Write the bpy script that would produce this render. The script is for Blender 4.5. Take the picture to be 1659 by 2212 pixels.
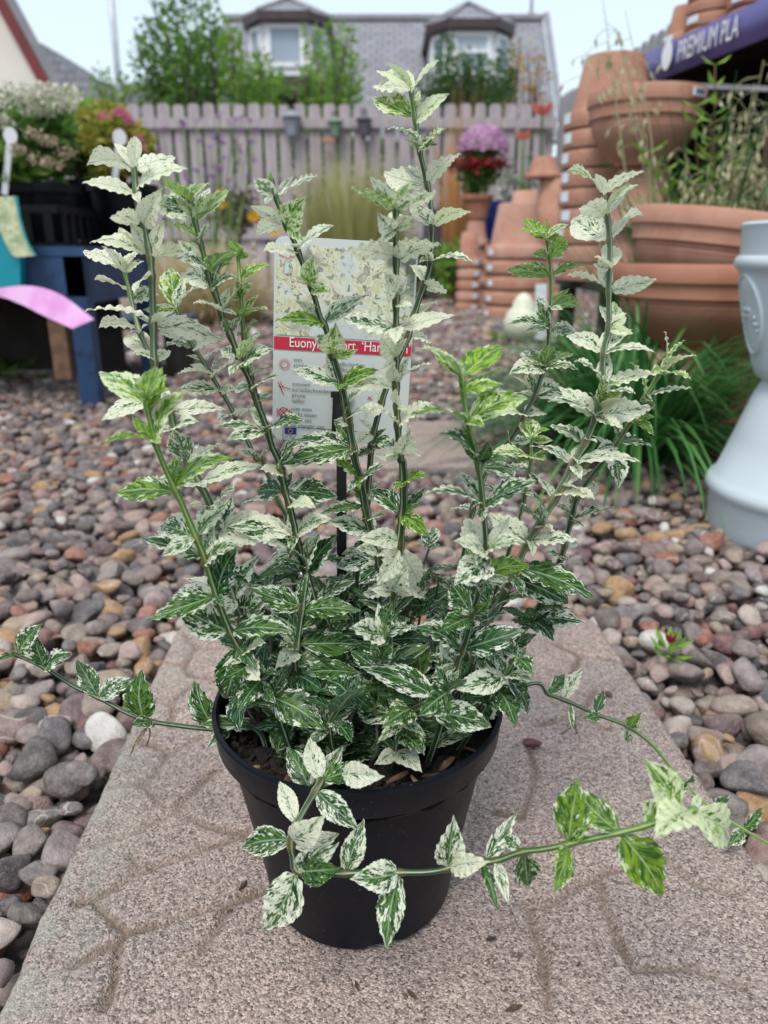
import bpy, bmesh, math, random
import numpy as np
from mathutils import Vector, Matrix, noise
random.seed(7)
rng = np.random.default_rng(11)
sc = bpy.context.scene
for o in list(bpy.data.objects):
    bpy.data.objects.remove(o)

# ------------------------------------------------------------------ camera, sky, sun, exposure
CAM_H = 0.39
PITCH = math.radians(18.8)
FPX, PCX, PCY = 1660.0, 829.5, 1106.0          # focal length and centre of a 1659 x 2212 view of the photograph
cam_d = bpy.data.cameras.new('camera')
cam = bpy.data.objects.new('camera', cam_d)
sc.collection.objects.link(cam)
cam.location = (0, 0, CAM_H)
cam.rotation_euler = (math.radians(90) - PITCH, 0, 0)
cam_d.sensor_fit = 'VERTICAL'
cam_d.sensor_height = 36
cam_d.lens = 36 * FPX / 2212
cam_d.clip_start = 0.01
cam_d.clip_end = 600
cam_d.dof.use_dof = True
cam_d.dof.focus_distance = 0.43
cam_d.dof.aperture_fstop = 8.6
sc.camera = cam

world = bpy.data.worlds.new('World')
sc.world = world
world.use_nodes = True
wn = world.node_tree.nodes
wl = world.node_tree.links
wn.clear()
wo = wn.new('ShaderNodeOutputWorld')
sky = wn.new('ShaderNodeTexSky')
sky.sky_type = 'NISHITA'
sky.sun_disc = False
sky.sun_elevation = math.radians(58)
sky.sun_rotation = math.radians(200)
sky.dust_density = 1.0
b1 = wn.new('ShaderNodeBackground'); b1.inputs[1].default_value = 0.03
b2 = wn.new('ShaderNodeBackground')                 # even layer of cloud
b2.inputs[0].default_value = (0.83, 0.945, 1.0, 1); b2.inputs[1].default_value = 0.43
ad = wn.new('ShaderNodeAddShader')
wl.new(sky.outputs[0], b1.inputs[0]); wl.new(b1.outputs[0], ad.inputs[0]); wl.new(b2.outputs[0], ad.inputs[1])
wl.new(ad.outputs[0], wo.inputs[0])

sun_d = bpy.data.lights.new('sun', 'SUN')
sun_d.energy = 1.5
sun_d.angle = math.radians(22)
sun_d.color = (1.0, 0.96, 0.9)
sun = bpy.data.objects.new('sun', sun_d)
sc.collection.objects.link(sun)
sun.rotation_euler = (math.radians(32), 0, math.radians(-20))
sc.view_settings.view_transform = 'Standard'
sc.view_settings.look = 'None'
sc.view_settings.gamma = 1
sc.view_settings.use_curve_mapping = False
sc.view_settings.exposure = 0.97
sc.cycles.max_bounces = 8
sc.cycles.transparent_max_bounces = 8

# ------------------------------------------------------------------ pixel -> place helpers
FW = Vector((0, math.cos(PITCH), -math.sin(PITCH)))
UPV = Vector((0, math.sin(PITCH), math.cos(PITCH)))
CAMP = Vector((0, 0, CAM_H))
def ray(x, y):
    return FW + Vector((1, 0, 0)) * ((x - PCX) / FPX) - UPV * ((y - PCY) / FPX)
def at_depth(x, y, d): return CAMP + ray(x, y) * d
def at_Y(x, y, Y):
    r = ray(x, y); return CAMP + r * (Y / r.y)
def at_Z(x, y, z):
    r = ray(x, y); return CAMP + r * ((z - CAM_H) / r.z)
def depth_of(p): return (p - CAMP).dot(FW)

# ------------------------------------------------------------------ object helpers
COL = sc.collection
def tag(o, label=None, cat=None, group=None, kind=None):
    if label: o['label'] = label
    if cat: o['category'] = cat
    if group: o['group'] = group
    if kind: o['kind'] = kind
    return o
def thing(name, loc, label, cat, group=None):
    o = bpy.data.objects.new(name, None)
    o.empty_display_size = 0.05
    COL.objects.link(o)
    o.location = loc
    return tag(o, label, cat, group)
def wloc(o):
    v = Vector((0, 0, 0))
    while o is not None:
        v += o.location; o = o.parent
    return v
def link_mesh(name, me, parent=None):
    o = bpy.data.objects.new(name, me)
    COL.objects.link(o)
    if parent is not None: o.parent = parent
    return o

class MB:
    """collects faces in world coordinates"""
    def __init__(s): s.v = []; s.f = []; s.rnd = []; s.smooth = True
    def add(s, vs, fs, rnd=None):
        n = len(s.v)
        s.v.extend([tuple(p) for p in vs])
        s.f.extend([tuple(i + n for i in f) for f in fs])
        s.rnd.extend([random.random() if rnd is None else rnd] * len(vs))
        return s
    def box(s, c, size, ax=None):
        c = Vector(c); X, Y, Z = ax if ax else (Vector((1,0,0)), Vector((0,1,0)), Vector((0,0,1)))
        hx, hy, hz = size[0]/2, size[1]/2, size[2]/2
        vs = [c + X*(i*hx) + Y*(j*hy) + Z*(k*hz) for i in (-1,1) for j in (-1,1) for k in (-1,1)]
        return s.add(vs, [(0,1,3,2),(4,6,7,5),(0,4,5,1),(2,3,7,6),(0,2,6,4),(1,5,7,3)])
    def tube(s, pts, rad, n=8, cap=True, sq=0.0):
        pts = [Vector(p) for p in pts]; m = len(pts)
        rads = rad if hasattr(rad, '__len__') else [rad]*m
        vs = []; ref = None
        for i, p in enumerate(pts):
            t = (pts[min(i+1, m-1)] - pts[max(i-1, 0)])
            t = t.normalized() if t.length > 1e-9 else Vector((0,0,1))
            if ref is None:
                ref = t.orthogonal().normalized()
            a = (ref - t*ref.dot(t)).normalized(); ref = a
            b = t.cross(a)
            for k in range(n):
                th = 2*math.pi*k/n
                rr = rads[i]*(1 + sq*math.cos(4*th))
                vs.append(p + (a*math.cos(th) + b*math.sin(th))*rr)
        fs = [(i*n+k, i*n+(k+1)%n, (i+1)*n+(k+1)%n, (i+1)*n+k) for i in range(m-1) for k in range(n)]
        if cap:
            fs.append(tuple(range(n-1, -1, -1))); fs.append(tuple((m-1)*n+k for k in range(n)))
        return s.add(vs, fs)
    def lathe(s, prof, c=(0,0,0), n=48, wob=0.0, tilt=None):
        c = Vector(c); vs = []; m = len(prof)
        M = tilt if tilt else Matrix.Identity(3)
        for (r, z) in prof:
            for k in range(n):
                th = 2*math.pi*k/n
                rr = r*(1 + wob*math.sin(2*th+1))
                vs.append(c + M @ Vector((rr*math.cos(th), rr*math.sin(th), z)))
        fs = [(i*n+k, i*n+(k+1)%n, (i+1)*n+(k+1)%n, (i+1)*n+k) for i in range(m-1) for k in range(n)]
        return s.add(vs, fs)
    def prism(s, poly, d):
        """extrude a planar polygon (list of Vector) by vector d"""
        n = len(poly); poly = [Vector(p) for p in poly]; d = Vector(d)
        vs = poly + [p + d for p in poly]
        fs = [tuple(range(n-1,-1,-1)), tuple(n+i for i in range(n))] + [(i,(i+1)%n,n+(i+1)%n,n+i) for i in range(n)]
        return s.add(vs, fs)
    def build(s, name, mat, parent=None, smooth=None, angle=None):
        off = wloc(parent) if parent is not None else Vector((0,0,0))
        me = bpy.data.meshes.new(name)
        v = np.array(s.v, dtype=np.float64).reshape(-1,3) - np.array(off)
        me.from_pydata(v.tolist(), [], s.f)
        a = me.attributes.new('rnd', 'FLOAT', 'POINT'); a.data.foreach_set('value', np.array(s.rnd, dtype=np.float32))
        me.materials.append(mat)
        sm = s.smooth if smooth is None else smooth
        if sm:
            me.polygons.foreach_set('use_smooth', [True]*len(me.polygons))
            if angle: me.set_sharp_from_angle(angle=math.radians(angle))
        me.update()
        return link_mesh(name, me, parent)

def spline(pts, n):
    """Catmull-Rom through pts, n samples"""
    P = [Vector(p) for p in pts]
    if len(P) < 3:
        return [P[0].lerp(P[-1], i/(n-1)) for i in range(n)]
    P = [P[0]*2-P[1]] + P + [P[-1]*2-P[-2]]
    segs = len(P)-3; out = []
    for i in range(n):
        u = i/(n-1)*segs; k = min(int(u), segs-1); t = u-k
        a,b,c,d = P[k:k+4]
        out.append(0.5*((2*b) + (c-a)*t + (2*a-5*b+4*c-d)*t*t + (3*b-a-3*c+d)*t**3))
    return out

def text_mesh(txt, size, align='LEFT'):
    cu = bpy.data.curves.new('t', 'FONT'); cu.body = txt; cu.size = size; cu.align_x = align
    cu.resolution_u = 3
    ob = bpy.data.objects.new('t', cu); COL.objects.link(ob)
    dg = bpy.context.evaluated_depsgraph_get(); dg.update()
    me = ob.evaluated_get(dg).to_mesh()
    vs = [v.co.copy() for v in me.vertices]; fs = [tuple(p.vertices) for p in me.polygons]
    ob.evaluated_get(dg).to_mesh_clear()
    bpy.data.objects.remove(ob); bpy.data.curves.remove(cu)
    return vs, fs
def put_text(mb, txt, size, o, X, Y, align='LEFT', sx=1.0, lift=0.0):
    vs, fs = text_mesh(txt, size, align)
    N = X.cross(Y)
    mb.add([o + X*(v.x*sx) + Y*v.y + N*lift for v in vs], fs)

# ------------------------------------------------------------------ materials
def new_mat(name):
    m = bpy.data.materials.new(name); m.use_nodes = True
    nt = m.node_tree; nt.nodes.clear()
    out = nt.nodes.new('ShaderNodeOutputMaterial')
    p = nt.nodes.new('ShaderNodeBsdfPrincipled')
    nt.links.new(p.outputs[0], out.inputs[0])
    return m, nt, p, out
class N:
    """small node-building helper"""
    def __init__(s, nt): s.nt = nt
    def node(s, t, **kw):
        n = s.nt.nodes.new(t)
        for k, v in kw.items(): setattr(n, k, v)
        return n
    def set(s, sock, v):
        if isinstance(v, bpy.types.NodeSocket): s.nt.links.new(v, sock)
        elif v is not None: sock.default_value = v
    def math(s, op, a, b=None, c=None, clamp=False):
        n = s.node('ShaderNodeMath', operation=op); n.use_clamp = clamp
        s.set(n.inputs[0], a)
        if b is not None: s.set(n.inputs[1], b)
        if c is not None: s.set(n.inputs[2], c)
        return n.outputs[0]
    def mix(s, f, a, b, blend='MIX'):
        n = s.node('ShaderNodeMix', data_type='RGBA', blend_type=blend)
        s.set(n.inputs[0], f); s.set(n.inputs[6], a); s.set(n.inputs[7], b)
        return n.outputs[2]
    def noise(s, vec, scale=5, detail=2, rough=0.5, dim='3D', w=None, dist=0.0):
        n = s.node('ShaderNodeTexNoise', noise_dimensions=dim)
        if vec is not None: s.set(n.inputs['Vector'], vec)
        n.inputs['Scale'].default_value = scale; n.inputs['Detail'].default_value = detail
        n.inputs['Roughness'].default_value = rough; n.inputs['Distortion'].default_value = dist
        if w is not None: s.set(n.inputs['W'], w)
        return n.outputs[0]
    def ramp(s, f, stops, interp='LINEAR'):
        n = s.node('ShaderNodeValToRGB'); n.color_ramp.interpolation = interp
        el = n.color_ramp.elements
        while len(el) < len(stops): el.new(0.5)
        for e, (p, c) in zip(el, stops):
            e.position = p; e.color = (*c, 1) if len(c) == 3 else c
        s.set(n.inputs[0], f); return n.outputs[0]
    def step(s, x, lo, hi):
        n = s.node('ShaderNodeMapRange', interpolation_type='SMOOTHSTEP')
        s.set(n.inputs[0], x); s.set(n.inputs[1], lo); s.set(n.inputs[2], hi)
        return n.outputs[0]
    def bump(s, h, strength, dist, normal=None):
        n = s.node('ShaderNodeBump'); n.inputs['Strength'].default_value = strength
        n.inputs['Distance'].default_value = dist; s.set(n.inputs['Height'], h)
        if normal is not None: s.set(n.inputs['Normal'], normal)
        return n.outputs[0]
    def obj(s): return s.node('ShaderNodeTexCoord').outputs['Object']
    def attr(s, name, kind='GEOMETRY'): return s.node('ShaderNodeAttribute', attribute_name=name, attribute_type=kind)
def c4(c): return (*c, 1)

def plain(name, c1, c2=None, scale=20, rough=0.6, bump=0.0, bdist=0.002, metallic=0.0, spec=0.5, detail=4, c3=None, lo=0.35, hi=0.65, stretch=None):
    m, nt, p, out = new_mat(name); n = N(nt)
    co = n.obj()
    if stretch:
        mp = n.node('ShaderNodeMapping'); mp.inputs['Scale'].default_value = stretch
        nt.links.new(co, mp.inputs[0]); co = mp.outputs[0]
    f = n.noise(co, scale, detail, 0.6)
    c2 = c2 or c1
    col = n.mix(n.step(f, lo, hi), c4(c1), c4(c2))
    if c3:
        f2 = n.noise(co, scale*3.7, 3, 0.6)
        col = n.mix(n.step(f2, 0.55, 0.72), col, c4(c3))
    nt.links.new(col, p.inputs['Base Color'])
    p.inputs['Roughness'].default_value = rough; p.inputs['Metallic'].default_value = metallic
    p.inputs['Specular IOR Level'].default_value = spec
    if bump: nt.links.new(n.bump(n.noise(co, scale*4, 4, 0.65), bump, bdist), p.inputs['Normal'])
    return m

def foliage(name, stops, rough=0.5, trans=0.35, scale=3.0):
    """leaf mass: colour per leaf from the rnd attribute plus a slow drift through the plant"""
    m, nt, p, out = new_mat(name); n = N(nt)
    a = n.attr('rnd').outputs['Fac']
    f = n.noise(n.obj(), scale, 2, 0.5)
    x = n.math('ADD', n.math('MULTIPLY', a, 0.7), n.math('MULTIPLY', f, 0.35), clamp=True)
    col = n.ramp(x, stops)
    nt.links.new(col, p.inputs['Base Color']); p.inputs['Roughness'].default_value = rough
    p.inputs['Specular IOR Level'].default_value = 0.3
    t = n.node('ShaderNodeBsdfTranslucent'); nt.links.new(col, t.inputs[0])
    mx = n.node('ShaderNodeMixShader'); mx.inputs[0].default_value = trans
    nt.links.new(p.outputs[0], mx.inputs[1]); nt.links.new(t.outputs[0], mx.inputs[2]); nt.links.new(mx.outputs[0], out.inputs[0])
    return m

def leaf_material(name, source):
    """variegated leaf: u runs along the midrib, v across; (cream, lime, seed) come from the object or from the mesh"""
    m, nt, p, out = new_mat(name); n = N(nt)
    uv = n.node('ShaderNodeUVMap', uv_map='leaf').outputs[0]
    sp = n.node('ShaderNodeSeparateXYZ'); nt.links.new(uv, sp.inputs[0])
    u, v = sp.outputs[0], n.math('MULTIPLY_ADD', sp.outputs[1], 2.0, -1.0)
    av = n.math('ABSOLUTE', v)
    if source == 'OBJ': colr = n.node('ShaderNodeObjectInfo').outputs['Color']
    else: colr = n.attr('leafcol').outputs['Color']
    sc_ = n.node('ShaderNodeSeparateColor'); nt.links.new(colr, sc_.inputs[0])
    cream, lime, seed = sc_.outputs
    sd = n.math('MULTIPLY', seed, 53.0)
    s = n.math('SUBTRACT', u, n.math('MULTIPLY', av, 0.30))
    def vec(x, y, z):
        c = n.node('ShaderNodeCombineXYZ'); n.set(c.inputs[0], x); n.set(c.inputs[1], y); n.set(c.inputs[2], z); return c.outputs[0]
    v1 = vec(n.math('MULTIPLY', s, 7.5), n.math('MULTIPLY', v, 2.1), sd)
    v2 = vec(n.math('MULTIPLY', s, 19.0), n.math('MULTIPLY', v, 7.0), n.math('ADD', sd, 9.0))
    n1 = n.noise(v1, 1.0, 2.5, 0.6); n2 = n.noise(v2, 1.0, 2.0, 0.55)
    x = n.math('ADD', n.math('MULTIPLY', n1, 1.0), n.math('MULTIPLY', n2, 0.7))
    x = n.math('ADD', x, n.math('MULTIPLY', n.math('SUBTRACT', av, 0.50), 0.24))
    x = n.math('ADD', x, n.math('MULTIPLY', n.math('SUBTRACT', cream, 0.5), 0.50))
    cr = n.step(x, 0.83, 0.865)
    n4 = n.noise(vec(n.math('MULTIPLY', s, 30.0), n.math('MULTIPLY', v, 8.0), n.math('ADD', sd, 47.0)), 1.0, 1.0, 0.5)
    cr = n.math('MULTIPLY', cr, n.math('SUBTRACT', 1.0, n.math('MULTIPLY', n.step(n.math('SUBTRACT', n4, n.math('MULTIPLY', cream, 0.06)), 0.60, 0.635), 0.85)))
    # greens: dark and mid patches, lime on young leaves
    n3 = n.noise(vec(n.math('MULTIPLY', s, 8.0), n.math('MULTIPLY', v, 2.5), n.math('ADD', sd, 21.0)), 1.0, 2, 0.5)
    pat = n.step(n3, 0.46, 0.53)
    dark = n.mix(pat, (0.0075, 0.038, 0.013, 1), (0.028, 0.112, 0.019, 1))
    young = n.mix(pat, (0.085, 0.22, 0.014, 1), (0.33, 0.52, 0.03, 1))
    green = n.mix(lime, dark, young)
    grey = n.step(n.noise(vec(n.math('MULTIPLY', s, 9.0), n.math('MULTIPLY', v, 3.0), n.math('ADD', sd, 33.0)), 1.0, 2, 0.5), 0.60, 0.66)
    green = n.mix(n.math('MULTIPLY', grey, 0.55), green, (0.16, 0.27, 0.17, 1))
    white = n.mix(n.math('MULTIPLY', cream, 0.9), (0.80, 0.86, 0.76, 1), (0.86, 0.85, 0.67, 1))
    white = n.mix(n.math('MULTIPLY', lime, 0.62), white, (0.58, 0.74, 0.20, 1))
    col = n.mix(cr, green, white)
    # midrib and side veins, paler
    mid = n.math('SUBTRACT', 1.0, n.step(av, 0.025, 0.075))
    fr = n.math('ABSOLUTE', n.math('SUBTRACT', n.math('FRACT', n.math('MULTIPLY', s, 7.0)), 0.5))
    side = n.math('MULTIPLY', n.math('SUBTRACT', 1.0, n.step(fr, 0.03, 0.10)), n.math('SUBTRACT', 1.0, n.step(av, 0.55, 0.8)))
    vein = n.math('MAXIMUM', n.math('MULTIPLY', mid, 0.75), n.math('MULTIPLY', side, 0.34))
    col = n.mix(vein, col, n.mix(lime, (0.36, 0.52, 0.34, 1), (0.55, 0.72, 0.25, 1)))
    geo = n.node('ShaderNodeNewGeometry').outputs['Backfacing']
    col = n.mix(n.math('MULTIPLY', geo, 0.15), col, n.mix(cream, (0.40, 0.55, 0.36, 1), (0.74, 0.76, 0.56, 1)))
    nt.links.new(col, p.inputs['Base Color'])
    p.inputs['Roughness'].default_value = 0.42; p.inputs['Specular IOR Level'].default_value = 0.4
    h = n.math('SUBTRACT', n.math('MULTIPLY', n1, 0.6), n.math('ADD', mid, n.math('MULTIPLY', side, 0.6)))
    nt.links.new(n.bump(h, 0.35, 0.0008), p.inputs['Normal'])
    t = n.node('ShaderNodeBsdfTranslucent'); nt.links.new(col, t.inputs[0])
    mx = n.node('ShaderNodeMixShader'); mx.inputs[0].default_value = 0.42
    nt.links.new(p.outputs[0], mx.inputs[1]); nt.links.new(t.outputs[0], mx.inputs[2]); nt.links.new(mx.outputs[0], out.inputs[0])
    return m

def pebble_material():
    m, nt, p, out = new_mat('pebble_stone'); n = N(nt)
    r = n.node('ShaderNodeObjectInfo').outputs['Random']
    cols = [(.165,.118,.112),(.235,.165,.150),(.115,.10,.105),(.30,.225,.20),(.20,.135,.14),(.37,.30,.245),(.085,.082,.092),(.285,.24,.225),
            (.36,.15,.10),(.17,.155,.165),(.42,.33,.235),(.225,.20,.19),(.20,.075,.08),(.50,.43,.385),(.13,.108,.10),(.33,.28,.275),
            (.27,.185,.175),(.46,.28,.13),(.155,.14,.145),(.80,.75,.71),(.24,.19,.155),(.395,.27,.235),(.105,.095,.11),(.31,.255,.21),(.47,.36,.33),(.20,.165,.165)]
    base = n.ramp(r, [(i/len(cols), tuple(min(.8, q*v) for q, v in zip(c, (1.06, 1.0, .98)))) for i, c in enumerate(cols)], 'CONSTANT')
    co = n.obj()
    off = n.node('ShaderNodeVectorMath', operation='ADD'); n.set(off.inputs[0], co)
    cx = n.node('ShaderNodeCombineXYZ'); n.set(cx.inputs[0], n.math('MULTIPLY', r, 91.0)); n.set(cx.inputs[1], n.math('MULTIPLY', r, 37.0)); n.set(off.inputs[1], cx.outputs[0])
    f = n.noise(off.outputs[0], 1.4, 4, 0.62)
    f2 = n.noise(off.outputs[0], 9.0, 4, 0.7)
    col = n.mix(n.step(f, 0.30, 0.72), n.mix(1.0, base, (0.72,0.70,0.72,1), 'MULTIPLY'), n.mix(0.22, base, (0.60,0.54,0.48,1)))
    col = n.mix(n.math('MULTIPLY', n.step(f2, 0.56, 0.70), 0.35), col, (0.09,0.075,0.07,1))
    col = n.mix(n.math('MULTIPLY', n.step(f2, 0.46, 0.36), 0.18), col, (0.62,0.57,0.52,1))
    # pale mineral band on some stones
    band = n.math('ABSOLUTE', n.math('SUBTRACT', n.noise(off.outputs[0], 0.7, 1, 0.5), 0.5))
    has = n.step(n.math('FRACT', n.math('MULTIPLY', r, 17.3)), 0.80, 0.82)
    col = n.mix(n.math('MULTIPLY', n.math('MULTIPLY', n.math('SUBTRACT', 1.0, n.step(band, 0.006, 0.02)), has), 0.6), col, (0.66,0.60,0.54,1))
    nt.links.new(col, p.inputs['Base Color']); p.inputs['Roughness'].default_value = 0.62; p.inputs['Specular IOR Level'].default_value = 0.35
    nt.links.new(n.bump(n.noise(off.outputs[0], 16.0, 4, 0.7), 0.45, 0.06, n.bump(f, 0.3, 0.25)), p.inputs['Normal'])
    return m

def slab_material():
    m, nt, p, out = new_mat('cast_concrete'); n = N(nt)
    co = n.obj()
    vo = n.node('ShaderNodeTexVoronoi'); n.set(vo.inputs['Vector'], co); vo.inputs['Scale'].default_value = 780
    vs = n.node('ShaderNodeSeparateColor'); nt.links.new(vo.outputs['Color'], vs.inputs[0])
    vb = n.node('ShaderNodeTexVoronoi'); n.set(vb.inputs['Vector'], co); vb.inputs['Scale'].default_value = 190
    vbs = n.node('ShaderNodeSeparateColor'); nt.links.new(vb.outputs['Color'], vbs.inputs[0])
    big = n.noise(co, 7, 4, 0.6); mid = n.noise(co, 45, 4, 0.6); fine = n.noise(co, 900, 3, 0.7)
    base = n.mix(n.step(big, 0.35, 0.68), (0.375,0.292,0.262,1), (0.30,0.25,0.232,1))
    base = n.mix(n.math('MULTIPLY', n.step(mid, 0.5, 0.75), 0.35), base, (0.30,0.245,0.20,1))
    g = n.ramp(vs.outputs[0], [(0,(0.20,0.18,0.18)),(0.25,(0.70,0.68,0.68)),(0.6,(1.0,0.99,0.98)),(0.84,(1.38,1.34,1.30)),(1,(1.8,1.75,1.68))])
    col = n.mix(0.85, base, g, 'MULTIPLY')
    chip = n.math('MULTIPLY', n.step(vbs.outputs[1], 0.93, 0.95), n.math('SUBTRACT', 1.0, n.step(vb.outputs['Distance'], 0.30, 0.42)))
    chipc = n.mix(vbs.outputs[2], (0.10,0.09,0.095,1), (0.52,0.44,0.36,1))
    col = n.mix(n.math('MULTIPLY', chip, 0.8), col, chipc)
    pit = n.math('SUBTRACT', 1.0, n.step(n.noise(co, 260, 2, 0.5), 0.30, 0.36))
    col = n.mix(n.math('MULTIPLY', pit, 0.6), col, (0.11,0.085,0.07,1))
    # dirt settled in the moulded joints (an attribute of the casting) and lichen along the left edge
    gr = n.attr('groove').outputs['Fac']
    col = n.mix(n.math('MULTIPLY', n.math('MULTIPLY', gr, n.step(mid, 0.15, 0.5)), 0.8), col, (0.17,0.12,0.085,1))
    ed = n.attr('edge').outputs['Fac']
    lich = n.math('MULTIPLY', ed, n.step(n.noise(co, 30, 5, 0.65), 0.42, 0.60))
    col = n.mix(n.math('MULTIPLY', lich, 0.6), col, (0.36,0.36,0.31,1))
    nt.links.new(col, p.inputs['Base Color']); p.inputs['Roughness'].default_value = 0.88; p.inputs['Specular IOR Level'].default_value = 0.25
    h = n.math('ADD', n.math('MULTIPLY', n.math('SUBTRACT', 0.5, vo.outputs['Distance']), 0.8), n.math('MULTIPLY', fine, 0.6))
    h = n.math('SUBTRACT', h, pit)
    nt.links.new(n.bump(h, 0.75, 0.0016), p.inputs['Normal'])
    return m

M = {}
M['leaf'] = leaf_material('variegated_leaf', 'OBJ')
M['leaf_mass'] = leaf_material('variegated_leaf_mass', 'ATTR')
M['pebble'] = pebble_material()
M['slab'] = slab_material()
M['gravel_bed'] = plain('gravel_bed_dirt', (.045,.036,.032), (.10,.08,.07), 60, 0.95, 0.6, 0.004)
M['soil'] = plain('potting_soil', (.006,.0045,.0038), (.022,.015,.011), 130, 0.95, 0.9, 0.002, c3=(.045,.03,.02))
M['bark'] = plain('bark_chip', (.05,.028,.018), (.11,.065,.04), 120, 0.85, 0.5, 0.001)
M['straw'] = plain('dry_straw', (.16,.10,.06), (.25,.18,.11), 150, 0.8)
M['pot_black'] = plain('black_plastic', (.0022,.0036,.0070), (.0035,.005,.009), 16, 0.40, 0.05, 0.0005, c3=(.006,.008,.012), spec=0.22)
def dusty(m):
    nt = m.node_tree; n = N(nt); p = next(q for q in nt.nodes if q.type == 'BSDF_PRINCIPLED')
    src = p.inputs['Base Color'].links[0].from_socket; co = n.obj()
    sp = n.step(n.noise(co, 700, 1, .5), .74, .78)
    sc_ = n.step(n.noise(co, 25, 5, .7), .58, .75)
    col = n.mix(n.math('MULTIPLY', sc_, .35), src, (.022,.021,.022,1))
    nt.links.new(n.mix(sp, col, (.13,.11,.09,1)), p.inputs['Base Color'])
    r = n.math('MULTIPLY_ADD', n.noise(co, 60, 4, .6), .35, .26); nt.links.new(r, p.inputs['Roughness'])
dusty(M['pot_black'])
M['pot_far'] = plain('black_nursery_plastic', (.003,.004,.006), (.005,.006,.008), 12, 0.5, spec=.2)
M['stake'] = plain('stake_plastic', (.008,.009,.010), None, 10, 0.4)
M['terra'] = plain('terracotta', (.38,.18,.12), (.46,.245,.175), 9, 0.82, 0.15, 0.001, c3=(.46,.24,.165))
M['terra_pale'] = plain('terracotta_dusty', (.44,.225,.165), (.52,.30,.235), 6, 0.85, 0.12, 0.001)
M['terra_red'] = plain('terracotta_red', (.33,.13,.08), (.40,.18,.115), 9, 0.75, 0.15, 0.001)
M['sticker'] = plain('paper_sticker', (.66,.70,.78), (.74,.77,.82), 40, 0.6)
M['ink'] = plain('printed_ink', (.05,.05,.06), None, 10, 0.6)
M['grey_ink'] = plain('grey_print', (.10,.10,.10), None, 10, 0.6)
M['white_ink'] = plain('white_print', (.80,.80,.80), None, 10, 0.5)
M['red_ink'] = plain('red_print', (.52,.022,.055), None, 10, 0.45)
M['blue_ink'] = plain('blue_print', (.025,.02,.19), None, 10, 0.45)
M['yellow_ink'] = plain('yellow_print', (.75,.55,.03), None, 10, 0.45)
M['fence'] = plain('weathered_fence_wood', (.32,.275,.29), (.41,.355,.375), 3, 0.85, 0.3, 0.004, stretch=(6,6,0.6), c3=(.25,.215,.22))
M['fence2'] = plain('grey_fence_wood', (.27,.265,.28), (.34,.33,.35), 3, 0.85, 0.3, 0.004, stretch=(6,6,0.6))
M['render'] = plain('cream_render', (.66,.60,.54), (.72,.66,.60), 2, 0.9, 0.15, 0.01)
M['maroon'] = plain('maroon_paint', (.13,.014,.018), (.17,.02,.025), 5, 0.5)
M['white_pvc'] = plain('white_window_plastic', (.78,.78,.80), None, 5, 0.4)
M['dark_trim'] = plain('dark_fascia', (.035,.018,.022), (.05,.028,.03), 5, 0.5)
M['lead'] = plain('lead_flashing', (.20,.195,.215), (.26,.25,.27), 3, 0.6)
M['metal_grey'] = plain('galvanised_steel', (.42,.44,.47), (.5,.52,.55), 8, 0.4, metallic=0.6)
M['churn'] = plain('painted_zinc', (.46,.52,.56), (.49,.55,.59), 5, 0.34, 0.03, 0.001, spec=0.5)
M['blue_wood'] = plain('blue_painted_wood', (.010,.036,.10), (.016,.055,.14), 8, 0.55, 0.3, 0.002, c3=(.006,.016,.05))
M['rust'] = plain('worn_bare_wood', (.13,.07,.045), (.22,.12,.075), 25, 0.9, 0.5, 0.003)
M['dark_wood'] = plain('dark_stained_wood', (.016,.012,.010), (.03,.022,.018), 10, 0.9)
M['brown_wood'] = plain('brown_post_wood', (.10,.06,.04), (.15,.095,.065), 10, 0.8)
M['banner'] = plain('purple_banner_vinyl', (.085,.075,.25), (.10,.088,.28), 4, 0.35)
M['interior_black'] = plain('rack_interior_shade', (.008,.008,.008), None, 8, 0.9)  # near-black that puts the shade inside the rack into colour
M['teal'] = plain('teal_card', (.0,.23,.30), (.005,.27,.34), 4, 0.35)
M['pink'] = plain('pink_card', (.62,.24,.55), (.74,.42,.70), 7, 0.4)
M['card_pic'] = plain('plant_photo_print', (.30,.38,.20), (.62,.62,.42), 26, 0.4, c3=(.08,.22,.12))
M['clear_tag'] = plain('pale_plastic_tag', (.55,.56,.60), (.62,.63,.66), 20, 0.4)
M['bark_tree'] = plain('tree_bark', (.07,.055,.045), (.12,.10,.085), 14, 0.9, 0.5, 0.01)
M['twig_red'] = plain('reddish_stem', (.13,.055,.035), (.17,.09,.05), 30, 0.7)
M['blue_glaze'] = plain('blue_glazed_ceramic', (.012,.02,.16), (.02,.035,.22), 8, 0.15)

# ================================================================== the setting: ground, gravel, paving
def rp_(x0, y0, k):
    return lambda x, y: (x0 + k*x, y0 + k*y)
R1 = rp_(147.5, 258.0, 0.33333)      # enlarged views of the photograph in which things were measured
R2 = rp_(553.0, 110.6, 0.3167)
R3 = rp_(848.0, 700.5, 0.4)
R4 = rp_(258.0, 921.7, 0.4)
RP = rp_(405.5, 1253.5, 0.511)
RA = rp_(921.7, 368.7, 0.4444)
RLB = rp_(553.0, 479.3, 0.2445)
RL = rp_(0.0, 1290.4, 0.4)
RR = rp_(1069.0, 1327.2, 0.3833)
REG = {'r1': R1, 'r2': R2, 'r3': R3, 'r4': R4, 'rp': RP, 'rA': RA, 'rl': RLB, 'RL': RL, 'RR': RR}

ground = MB().add([(-150,-60,-.06),(150,-60,-.06),(150,300,-.06),(-150,300,-.06)], [(0,1,2,3)]).build('ground', M['gravel_bed'])
tag(ground, kind='structure')

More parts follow.
